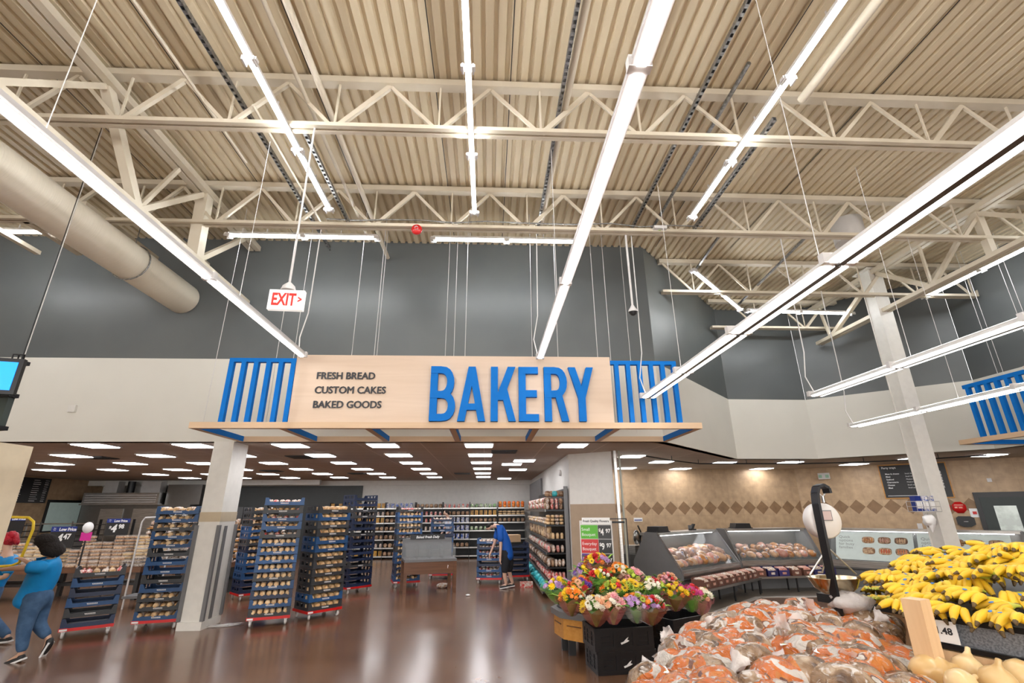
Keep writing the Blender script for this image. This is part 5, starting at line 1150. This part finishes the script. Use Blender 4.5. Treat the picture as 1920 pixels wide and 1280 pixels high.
for i in range(nR):
    for j in range(nC):
        s = (j + .5 * (i % 2) * .6) / (nC - .7); t_ = i / (nR - 1)
        p = qlerp(q0, q1, q2, q3, s, t_); z = .90 + .13 * math.sin(PI * min(1, max(0, s * .8 + .15))) + .05 * t_ + R.uniform(-.02, .03)
        t = thing('potato_bag', 'orange printed potato bag, %s, %s' % (rown[i], coln[j]), 'potato bag', (p.x + R.uniform(-.03, .03), p.y + R.uniform(-.03, .03), z))
        t.rotation_euler = (R.uniform(-.35, .35), R.uniform(-.3, .3), R.uniform(0, 6.28)); sc = R.uniform(.98, 1.2); t.scale = (sc, sc, sc)
        o = bpy.data.objects.new('bag_film', BG[k % 6]); COL.objects.link(o); o.parent = t
        o = bpy.data.objects.new('gathered_neck', NK[k % 3]); COL.objects.link(o); o.parent = t; o.location = (.17, 0, .09); o.rotation_euler = (R.uniform(0, 3), R.uniform(-.6, .2), R.uniform(-.3, .3))
        if k % 2 == 0: o = bpy.data.objects.new('sticker', lbm); COL.objects.link(o); o.parent = t; o.location = (R.uniform(-.06, .06), -.03, .157); o.rotation_euler = (-PI / 2, 0, R.uniform(0, 3))
        k += 1
# bags of the hidden layer below carry the heap
tag(MB().slab([(.85, 2.5), (1.68, 2.35), (2.72, 3.9), (1.9, 3.85)], .761, .92).build('potato_bag_layer', m_bag), 'lower layer of printed potato bags packed under the heap', 'potato bags', kind='stuff')

# banana stand
P1 = at(1742, 1152, 2, 1.33); P2 = at(1925, 1180, 2, 1.33); U = (P2 - P1).normalized(); NI = Vector((-U.y, U.x, 0))
rzB = math.atan2(U.y, U.x); TB = Tm(P1, rzB)
L_ = (P2 - P1).length
t = thing('banana_stand', 'black rimmed banana stand with a grey speckled front board', 'display stand', (P1.x, P1.y, 0), rzB)
m_speck = M('grey_speckled_board', (.22, .24, .27), .5, col2=(.10, .11, .13), scale=90)
MB().box(-.12, 1.4, 0, .03, 1.19, 1.31).build('front_board', m_speck, t); MB().box(-.12, 1.4, -.012, .04, 1.305, 1.335).build('top_rim', m_blackm, t); MB().box(-.1, 1.4, -.03, .03, 1.165, 1.19).build('lower_rim', m_blackm, t)
MB().add([(-.12, .03, 1.25), (1.4, .03, 1.25), (1.4, 1.9, 1.52), (-.3, 1.9, 1.52), (-.12, .03, 1.20), (1.4, .03, 1.20), (1.4, 1.9, 1.47), (-.3, 1.9, 1.47)], [(0, 1, 2, 3), (7, 6, 5, 4), (0, 4, 5, 1), (2, 6, 7, 3), (1, 5, 6, 2), (0, 3, 7, 4)]).build('sloping_deck', m_black, t)
MB().box(-.1, 1.38, .04, 1.85, .0, 1.19).build('body', m_palew, t)
c_ = at(1757, 1170, 2, 1.27)
t = thing('price_card', 'white price card reading one dollar forty-eight', 'price card', TB @ Vector((.05, -.035, -.13)), rzB)
MB().box(-.07, .09, -.004, 0, .0, .115).build('card', m_wlet, t); mb = MB(); text(mb, '$1.48', .01, -.006, .045, .05, ext=.0008, align='CENTER', bold=.001); mb.build('lettering', m_ink, t)
m_ban = M('banana_peel', (.76, .50, .022), .5, col2=(.68, .40, .015), scale=6, rnd=.07); m_bang = M('green_banana_end', (.50, .52, .06), .5, rnd=.15); m_bant = M('brown_banana_tip', (.10, .06, .02), .7); m_stick = M('blue_fruit_sticker', (.05, .2, .6), .4)
def banana(seed):
    rr = random.Random(seed); L = rr.uniform(.17, .20); cur = rr.uniform(.9, 1.3); mb = MB(); n = 9; pts = []; rs = []
    for i in range(n):
        f = i / (n - 1); a = cur * (f - .0); R0 = L / cur
        pts.append(Vector((R0 * math.sin(a), 0, -R0 * (1 - math.cos(a)))))
        rs.append([.006, .008, .015, .0185, .0195, .019, .017, .011, .005][i])
    b = 0; k = 7
    mb.tube(pts, rs, k)
    nf = len(mb.f); mb.mi = [1 if i < k * 2 else (2 if i >= k * 7 else 0) for i in range(nf)]; mb.mi[-1] = 2; mb.mi[-2] = 2
    return mb.mesh('banana', [m_ban, m_bang, m_bant])
BA = [banana(s) for s in range(5)]
crm = MB().ell((0, 0, 0), (.016, .03, .012), 8, 5).mesh('crown', [m_bant]); stm = MB().ell((0, 0, 0), (.012, .009, .003), 8, 4).mesh('sticker', [m_stick])
def pix(p):
    q = CAMR.transposed() @ (Vector(p) - EYE); return 960 + F_PX * q.x / q.y, 640 - F_PX * q.z / q.y
nb = 0
brow = ['along the black rim', 'second row above the rim', 'third row up', 'fourth row up', 'fifth row up', 'sixth row up', 'seventh row up', 'eighth row up', 'ninth row up', 'rear row']
for i in range(10):
    jn = 0
    for j in range(26):
        s = -.5 + j * .155 + (.08 if i % 2 else 0); tt = .09 + i * .145
        if s < -.25 and tt < .45: continue
        p = TB @ Vector((s + R.uniform(-.03, .03), tt + R.uniform(-.03, .03), 0)); z = 1.33 + .16 * tt + .12 * math.sin(PI * min(1, tt / 2.2)) * min(1, max(.15, (s + .5) * 1.3)) + R.uniform(-.01, .035)
        u, v = pix((p.x, p.y, z))
        if u > 1975 or u < 1650: continue
        t = thing('banana_bunch', 'yellow banana bunch, %s, %s from the post side' % (brow[i], nth(jn)), 'bananas', (p.x, p.y, z)); jn += 1
        t.rotation_euler = (R.uniform(-.3, .3), R.uniform(-.1, .35), rzB - PI / 2 + R.uniform(-1.0, 1.0)); t.scale = (1.2, 1.2, 1.2)
        for b in range(5):
            o = bpy.data.objects.new('banana', BA[(nb + b) % 5]); COL.objects.link(o); o.parent = t
            o.location = (0, -.03 + b * .015, .002 * b); o.rotation_euler = (R.uniform(-.3, .3) + (b - 2) * .25, -.45 + R.uniform(-.1, .1), (b - 2) * .13)
        o = bpy.data.objects.new('crown', crm); COL.objects.link(o); o.parent = t
        o = bpy.data.objects.new('sticker', stm); COL.objects.link(o); o.parent = t; o.location = (.09, .0, .04)
        nb += 1
print('bunches', nb)
# small bananas at the far side of the potato heap
for k in range(9):
    p = at(1632 + (k % 5) * 24, 1105 + (k // 5) * 18, 2, 1.27)
    t = thing('banana_bunch', 'small banana bunch, %s beyond the potato bags by the wooden post' % nth(k), 'bananas', p); t.rotation_euler = (0, .1, R.uniform(0, 6))
    for b in range(4): o = bpy.data.objects.new('banana', BA[(k + b) % 5]); COL.objects.link(o); o.parent = t; o.location = (0, -.03 + b * .018, 0); o.rotation_euler = (0, -.35, (b - 1.5) * .25)
# table carrying them
t = thing('banana_side_table', 'low black stand carrying the small banana bunches', 'display stand', TB @ Vector((-.75, 1.35, -1.33)), rzB); MB().box(-.55, .4, -.45, .45, 1.15, 1.22).build('top', m_black, t); MB().box(-.5, .35, -.4, .4, 0, 1.15).build('body', m_palew, t)
# wooden post, onion bin
pp = at(1716, 1122, 1, 2.9)
t = thing('wooden_divider', 'pale wooden divider post between the potatoes and the onions', 'board', (pp.x, pp.y, 0), rzB)
MB().box(-.05, .045, -.05, .05, .0, pp.z).build('post', m_palew, t); MB().box(-.02, .02, -.75, -.05, .75, 1.12).build('board', m_palew, t)
O0 = TB @ Vector((0, -.03, 0)); t = thing('onion_bin', 'pale wooden bin of onions below the banana stand', 'bin', (P1.x, P1.y, 0), rzB)
MB().box(-.05, 1.3, -.06, -.035, .8, 1.16).build('rear_board', m_palew, t); MB().box(-.05, 1.3, -.95, -.06, .95, 1.02).build('bin_floor', m_black, t); MB().box(.02, 1.25, -.075, -.06, 1.04, 1.09).build('dark_batten', m_grey, t)
MB().box(-.05, 1.3, -.97, -.95, .6, 1.1).build('front_board', m_palew, t); MB().box(0, 1.25, -.9, -.1, 0, .95).build('body', m_palew, t)
m_onion = M('onion_skin', (.60, .38, .14), .3, col2=(.70, .53, .28), scale=4, rnd=.06, coat=.3, stretch=(1, 1, .3))
def onion(seed, el):
    rr = random.Random(seed); pr = [(0, -.075), (.03, -.072), (.062, -.045), (.078, -.005), (.072, .035), (.05, .06), (.026, .078), (.014, .10), (.012, .125), (.0, .13)]
    mb = MB().lathe([(r, z * el) for r, z in pr], 20, 0); mb.ell((0, 0, -.075 * el), (.014, .014, .008), 8, 4, 1, 1, jit=.3); return mb.mesh('onion', [m_onion, m_bant])
ON = [onion(1, 1), onion(2, 1.35), onion(3, .95)]
for i, (u, v, m_, rx, ry, sc, lb) in enumerate(((1768, 1218, 1, 1.3, .5, .95, 'long oval yellow onion under the price card'), (1745, 1256, 1, 1.4, .7, 1.0, 'large oval onion against the divider board'), (1816, 1256, 2, .4, -.3, .95, 'round onion with a torn top in the middle of the bin'), (1881, 1243, 0, .6, -.6, 1.1, 'big round onion with a papery sprout'), (1872, 1280, 2, .2, .3, 1.0, 'onion in the front showing its crown'), (1915, 1268, 0, 1.0, .2, 1.0, 'onion cut by the picture edge'), (1803, 1284, 0, 1.2, .8, .9, 'small onion at the bottom edge of the view'))):
    p = at(u, v, 2, 1.13); item('onion', ON[m_], p, (rx, ry, i * 1.3), lb, 'onion', None, sc)
tag(MB().slab([tuple((TB @ Vector((a, b, 0)))[:2]) for a, b in ((0, -.9), (1.2, -.9), (1.2, -.12), (0, -.12))], 1.021, 1.06).build('onion_layer', m_onion), 'lower layer of onions covering the bin floor', 'onions', kind='stuff')

# hanging scale
t = thing('hanging_scale', 'white dial produce scale with a steel pan on a black post', 'scale', (2.63, 3.95, 0))
mb = MB(); pts = [(0, 0, .86), (0, 0, 1.98), (.008, 0, 2.06), (.03, 0, 2.11), (.07, 0, 2.125), (.11, 0, 2.10), (.115, 0, 2.06)]
for a, b in zip(pts, pts[1:]): mb.bar(a, b, .014 if False else .085, .02, 0, (1, 0, 0))
mb.build('post', m_blackm, t)
MB().box(-.15, .15, -.12, .12, .861, .875).build('base_plate', m_blackm, t)
MB().tube([(.1 + .025 * math.cos(a), .05, 2.07 + .03 * math.sin(a)) for a in [i * .5 for i in range(13)]], .006, 6).tube([(.1, .05, 2.04), (.1, .05, 1.99)], .012, 6).build('hook', m_steel, t)
D_ = MB().lathe([(0, -.055), (.122, -.055), (.136, -.04), (.136, .04), (.122, .055), (0, .055)], 32, 0, Tm((.1, .12, 1.85), 0, PI / 2)).build('dial_housing', m_white2, t)
MB().box(.02, .15, .056, .062, 1.85, 1.93).build('dark_bezel', m_grey, t); MB().box(.028, .142, .052, .056, 1.857, 1.923).build('display', M('pinkish_display', (.50, .38, .36), .3), t)
MB().tube([(.1, .12, 1.70), (.1, .12, 1.64)], .01, 6).tube([(.1, .12, 1.65), (-.09, .12, 1.45)], .007, 6).tube([(.1, .12, 1.65), (.29, .12, 1.45)], .007, 6).tube([(.1, .12, 1.65), (.1, .25, 1.45)], .007, 6).build('pan_arms', m_steel, t)
MB().lathe([(0, -.12), (.10, -.113), (.16, -.07), (.2, .0), (.205, .005), (.195, .0), (.15, -.062), (.0, -.11)], 28, 0, Tm((.1, .12, 1.43)), True, 1.0, .72).build('pan', M('brassy_steel_pan', (.50, .43, .30), .18, 1), t)
p = at(1600, 1125, 2, 1.3)
tag(MB().ell((0, 0, .07), (.16, .1, .08), 14, 9, 1, jit=.2).build('plastic_produce_bag', m_bfilm, loc=(2.75, 3.95, 1.2)), 'crumpled clear plastic bag on the potato heap behind the scale post', 'plastic bag')
# ================================================================ people
m_skin = M('skin', (.60, .36, .25), .5); m_skin2 = M('skin_b', (.66, .42, .31), .5)
m_vest = M('bright_blue_vest', (.0, .30, .75), .6, col2=(.0, .26, .68), scale=6, bump=.3, bscale=10); m_blk = M('black_cloth', (.012, .013, .018), .8)
m_shirt = M('royal_blue_shirt', (.0, .09, .45), .7, col2=(.0, .08, .40), bump=.3, bscale=9); m_jean = M('blue_denim', (.035, .09, .19), .8, col2=(.06, .13, .25), scale=10, bump=.3, bscale=14)
m_hair = M('dark_brown_hair', (.010, .006, .005), .9, bump=1, bscale=40); m_hairr = M('crimson_hair', (.50, .0, .02), .5, col2=(.3, .0, .01), bump=1, bscale=40); m_shoe = M('black_shoe', (.015, .015, .017), .5)
def skin(name, mat, verts, edges, parent, root=0, sub=2):
    """verts: (point, radius)"""
    me = bpy.data.meshes.new(name); me.from_pydata([tuple(p) for p, r in verts], edges, []); me.materials.append(mat)
    o = bpy.data.objects.new(name, me); COL.objects.link(o); o.parent = parent
    md = o.modifiers.new('skin', 'SKIN'); md.use_smooth_shade = True
    me.skin_vertices or None
    sv = me.skin_vertices[0].data if me.skin_vertices else None
    if sv is None:
        me.attributes; 
    for i, (p, r) in enumerate(verts):
        sv[i].radius = r if isinstance(r, tuple) else (r, r); sv[i].use_root = (i == root)
    s = o.modifiers.new('sub', 'SUBSURF'); s.levels = sub; s.render_levels = sub
    return o
def lerp(a, b, f): return Vector(a) * (1 - f) + Vector(b) * f
def person(label, J, mats, fwd, hair, build, girth=1.0):
    """J: joint positions in the room; fwd: the way the face looks"""
    J = {k: Vector(v) for k, v in J.items()}
    t = thing('person', label, 'person', (J['pelvis'].x, J['pelvis'].y, 0))
    O = Vector((J['pelvis'].x, J['pelvis'].y, 0)); G = {k: v - O for k, v in J.items()}
    f = Vector(fwd).normalized(); side = Vector((f.y, -f.x, 0)).normalized()
    V = []; E_ = []; ix = {}
    def v(n, p, r): ix[n] = len(V); V.append((Vector(p), r)); return ix[n]
    def e(a, b): E_.append((ix[a], ix[b]))
    v('pelvis', G['pelvis'], .125); v('waist', lerp(G['pelvis'], G['chest'], .5), .115); v('chest', G['chest'], .13); v('neck', G['neck'], .055); v('jaw', lerp(G['neck'], G['head'], .55), .062); v('head', G['head'], .088); v('crown', G['head'] + (G['head'] - G['neck']).normalized() * .07, .06)
    for a, b in (('pelvis', 'waist'), ('waist', 'chest'), ('chest', 'neck'), ('neck', 'jaw'), ('jaw', 'head'), ('head', 'crown')): e(a, b)
    for s in 'ab':
        v('sh' + s, G['sh' + s], .058); v('el' + s, G['el' + s], .043); v('wr' + s, G['wr' + s], .028); e('chest', 'sh' + s); e('sh' + s, 'el' + s); e('el' + s, 'wr' + s)
        hd = (G['wr' + s] - G['el' + s]).normalized(); pm = G['wr' + s] + hd * .07; v('palm' + s, pm, (.036, .018)); e('wr' + s, 'palm' + s)
        v('hip' + s, G['hip' + s], .09); v('kn' + s, G['kn' + s], .06); v('an' + s, G['an' + s], .042); e('pelvis', 'hip' + s); e('hip' + s, 'kn' + s); e('kn' + s, 'an' + s)
        ft = G['toe' + s]; v('toe' + s, lerp(G['an' + s], ft, .85), (.035, .025)); e('an' + s, 'toe' + s)
        x = side if abs(hd.dot(side)) < .8 else Vector((0, 0, 1)); x = (x - hd * x.dot(hd)).normalized(); cu = hd.cross(x)
        for q in range(4):
            b_ = pm + x * (.027 - .018 * q) + hd * .02; ln = (.03, .036, .033, .026)[q]
            v('f%s%da' % (s, q), b_, .0095); v('f%s%db' % (s, q), b_ + hd * ln + cu * .012, .009); v('f%s%dc' % (s, q), b_ + hd * ln * 1.7 + cu * .035, .0075)
            e('palm' + s, 'f%s%da' % (s, q)); e('f%s%da' % (s, q), 'f%s%db' % (s, q)); e('f%s%db' % (s, q), 'f%s%dc' % (s, q))
        v('t%sa' % s, pm + x * .042 - hd * .015 + cu * .01, .011); v('t%sb' % s, pm + x * .052 + hd * .02 + cu * .025, .009); e('palm' + s, 't%sa' % s); e('t%sa' % s, 't%sb' % s)
    skin('body', mats['skin'], V, E_, t)
    hu = (G['head'] - G['neck']).normalized(); hx = side; ff = (f - hu * f.dot(hu)).normalized() if 'face' not in G else (G['face'] - G['head']).normalized()
    hx = ff.cross(hu).normalized()
    HM = Matrix((hx, ff, hu)).transposed().to_4x4(); HM.translation = G['head']
    fb = MB().ell((0, .02, 0), (.078, .088, .105), 14, 10, 1, 0, HM).ell((0, .108, -.015), (.013, .02, .022), 8, 6, 1, 0, HM).ell((.078, -.005, -.01), (.012, .022, .032), 8, 6, 1, 0, HM).ell((-.078, -.005, -.01), (.012, .022, .032), 8, 6, 1, 0, HM)
    fb.build('face', mats['skin'], t)
    MB().ell((.03, .1, .012), (.012, .008, .007), 8, 5, 1, 0, HM).ell((-.03, .1, .012), (.012, .008, .007), 8, 5, 1, 0, HM).build('eyes', m_blk, t)
    MB().ell((0, .1, -.055), (.022, .008, .006), 8, 5, 1, 0, HM).build('mouth', M('lips', (.45, .16, .13), .5), t)
    hb = MB()
    if hair == 'bob':
        hb.ell((0, -.03, .045), (.15, .13, .13), 22, 14, 1, 0, HM, jit=.06).ell((0, -.075, -.08), (.17, .115, .14), 22, 14, 1, 0, HM, jit=.09)
    if hair == 'bun': hb.ell((0, -.02, .035), (.105, .11, .115), 16, 10, 1, 0, HM, jit=.03).ell((0, -.09, .10), (.075, .07, .065), 14, 9, 1, 0, HM, jit=.12).ell((0, -.14, .02), (.05, .05, .08), 12, 8, 1, 0, HM, jit=.15)
    if hair == 'short': hb.ell((0, -.018, .028), (.088, .098, .098), 16, 10, 1, 0, HM, jit=.02)
    hb.build('hair', mats['hair'], t)
    def limb(name, mat, pts, sub=1): return skin(name, mat, pts, [(i, i + 1) for i in range(len(pts) - 1)], t, 0, 2)
    # upper garment, one surface: trunk and both sleeves
    g = girth; low = G['tail'] if 'tail' in G else lerp(G['pelvis'], G['chest'], -.3)
    V2 = [(low, (.17 * g, .15 * g)), (lerp(low, G['chest'], .3), (.165 * g, .145 * g)), (lerp(low, G['chest'], .65), (.16 * g, .14 * g)), (G['chest'], (.165 * g, .14 * g)), (lerp(G['chest'], G['neck'], .55), (.11 * g, .10 * g)), (lerp(G['chest'], G['neck'], .85), (.07, .07))]
    E2 = [(i, i + 1) for i in range(5)]
    for s in 'ab':
        n0 = len(V2); V2 += [(G['sh' + s], .078 * g), (lerp(G['sh' + s], G['el' + s], .5), .072 * g), (lerp(G['sh' + s], G['el' + s], .85), .07 * g)]; E2 += [(3, n0), (n0, n0 + 1), (n0 + 1, n0 + 2)]
    skin('shirt', mats['top'], V2, E2, t, 3)
    g = 1 + (g - 1) * .45; V3 = [(lerp(G['pelvis'], G['chest'], .5), .14 * g), (G['pelvis'], .145 * g)]; E3 = [(0, 1)]
    for s in 'ab':
        n0 = len(V3); V3 += [(lerp(G['hip' + s], G['kn' + s], .12), .118 * g), (lerp(G['hip' + s], G['kn' + s], .6), .098 * g), (G['kn' + s], .082 * g)]; E3 += [(1, n0), (n0, n0 + 1), (n0 + 1, n0 + 2)]
        if build != 'shorts': V3 += [(lerp(G['kn' + s], G['an' + s], .5), .078), (lerp(G['kn' + s], G['an' + s], .95), .068)]; E3 += [(n0 + 2, n0 + 3), (n0 + 3, n0 + 4)]
    skin('shorts' if build == 'shorts' else 'trousers', mats['legs'], V3, E3, t, 1)
    for s in 'ab':
        an, to = G['an' + s], G['toe' + s]; dd = (to - an); hl = an - Vector((dd.x, dd.y, 0)).normalized() * .05 - Vector((0, 0, .03))
        sh = skin('shoe', m_shoe, [(an + Vector((0, 0, .01)), .052), (lerp(hl, to, .15) , .05), (lerp(hl, to, .6), (.052, .045)), (to, (.045, .032))], [(0, 1), (1, 2), (2, 3)], t)
        MB().bar(lerp(hl, to, .0) - Vector((0, 0, .02)), to - Vector((0, 0, .022)), .10, .022).build('white_sole', m_wlet, sh)
    return t
A = lambda u, v, Y: at(u, v, 1, Y)
Y0 = 8.2
def W(u, v, dy=0): return at(u, v, 1, Y0 + dy)
an1 = W(38, 1236, -.1); an1.z = .09; an2 = W(92, 1196, .15)
person('person with dark bushy hair in a bright blue vest, pushing the yellow cart', dict(
    pelvis=W(66, 1122), chest=W(90, 1068), neck=W(94, 1044), head=W(86, 1020), face=W(62, 1023, .02), sha=W(84, 1062, -.19), shb=W(95, 1052, .17), ela=W(40, 1064, -.28), elb=W(66, 1060, .25), wra=W(8, 1067, -.25), wrb=W(46, 1050, .25),
    hipa=W(60, 1132, -.09), hipb=W(76, 1132, .1), kna=W(44, 1184, -.12), knb=W(72, 1172, .1), ana=an1, anb=an2, toea=W(6, 1247, -.12), toeb=W(80, 1228, .15), tail=W(46, 1142)),
    dict(skin=m_skin, hair=m_hair, top=m_vest, legs=m_jean), (-1, .1, 0), 'bob', 'vest', 1.3)
Y0 = 9.05
person('person with crimson hair in a blue vest over a black shirt, at the frame edge', dict(
    pelvis=W(-25, 1118), chest=W(8, 1056), neck=W(14, 1036), head=W(14, 1014), face=W(-8, 1014), sha=W(22, 1052, -.16), shb=W(4, 1048, .17), ela=W(10, 1082, -.22), elb=W(-14, 1070, .2), wra=W(-20, 1084, -.2), wrb=W(-30, 1066, .2),
    hipa=W(-27, 1124, -.09), hipb=W(-22, 1124, .1), kna=W(-38, 1162, -.1), knb=W(-14, 1162, .1), ana=Vector((-8.2, 8.97, .09)), anb=Vector((-7.6, 9.15, .09)), toea=Vector((-8.4, 8.97, .04)), toeb=Vector((-7.8, 9.15, .04)), tail=W(-25, 1112)),
    dict(skin=m_skin2, hair=m_hairr, top=m_vest, legs=m_jean), (-1, 0, 0), 'bun', 'vest', 1.1)
Y0 = 14.05
a1 = Vector((.50, 14.0, .1)); a2 = Vector((.68, 14.2, .1))
person('person in a royal blue shirt and black shorts bending over the short bread rack', dict(
    pelvis=W(951, 1040), chest=W(944, 997), neck=W(932, 985), head=W(920, 986), face=W(913, 997), sha=W(938, 990, -.17), shb=W(936, 988, .17), ela=W(939, 1022, -.2), elb=W(928, 1016, .2), wra=W(938, 1046, -.22), wrb=W(920, 1036, .15),
    hipa=W(948, 1044, -.08), hipb=W(955, 1043, .1), kna=W(946, 1076, -.08), knb=W(955, 1074, .12), ana=a1, anb=a2, toea=a1 + Vector((-.17, -.03, -.06)), toeb=a2 + Vector((-.17, -.02, -.06))),
    dict(skin=m_skin2, hair=m_hair, top=m_shirt, legs=m_blk), (-1, -.1, 0), 'short', 'shorts', 1.25)
# far worker partly hidden behind the racks
Y0 = 19.0
person('person in a pale shirt standing far back between the tray racks', dict(
    pelvis=W(843, 1010), chest=W(842, 984), neck=W(840, 970), head=W(838, 962), face=W(830, 962), sha=W(843, 977, -.17), shb=W(840, 976, .17), ela=W(848, 990, -.2), elb=W(834, 990, .2), wra=W(838, 1000, -.2), wrb=W(828, 1000, .15),
    hipa=W(842, 1013, -.08), hipb=W(845, 1013, .1), kna=W(842, 1033, -.08), knb=W(846, 1033, .12), ana=Vector((-1.72, 18.9, .09)), anb=Vector((-1.6, 19.1, .09)), toea=Vector((-1.9, 18.9, .04)), toeb=Vector((-1.78, 19.1, .04))),
    dict(skin=m_skin2, hair=m_hair, top=M('pale_shirt', (.55, .58, .66), .7), legs=m_blk), (-1, 0, 0), 'short', 'shorts2')
# yellow cart
Y0 = 8.5
t = thing('yellow_cart', 'yellow tube handled stock cart held by the two workers', 'cart', (0, 0, 0))
m_yel = M('yellow_tube', (.85, .60, .02), .35)
pts = [W(-40, 1130), W(-8, 1010), W(4, 976), W(18, 969), W(54, 970), W(63, 978), W(62, 992), W(42, 1040), W(36, 1054), W(22, 1060), W(-20, 1063)]
MB().tube(pts, .02, 10).build('handle_frame', m_yel, t)
c = W(-60, 1150); MB().box(c.x - 1.2, c.x + .2, 8.25, 8.7, .22, .28).build('deck', m_yel, t)
for x in (c.x - 1.1, c.x + .1):
    for y in (8.3, 8.65): MB().lathe([(0, -.025), (.1, -.025), (.1, .025), (0, .025)], 16, 0, Tm((x, y, .1), 0, 0, PI / 2)).build('wheel', m_black, t); MB().box(x - .02, x + .02, y - .03, y + .03, .1, .22).build('fork', m_steel, t)
MB().tube([(c.x + .1, 8.5, .28), W(-40, 1130)], .02, 8).build('upright', m_yel, t)
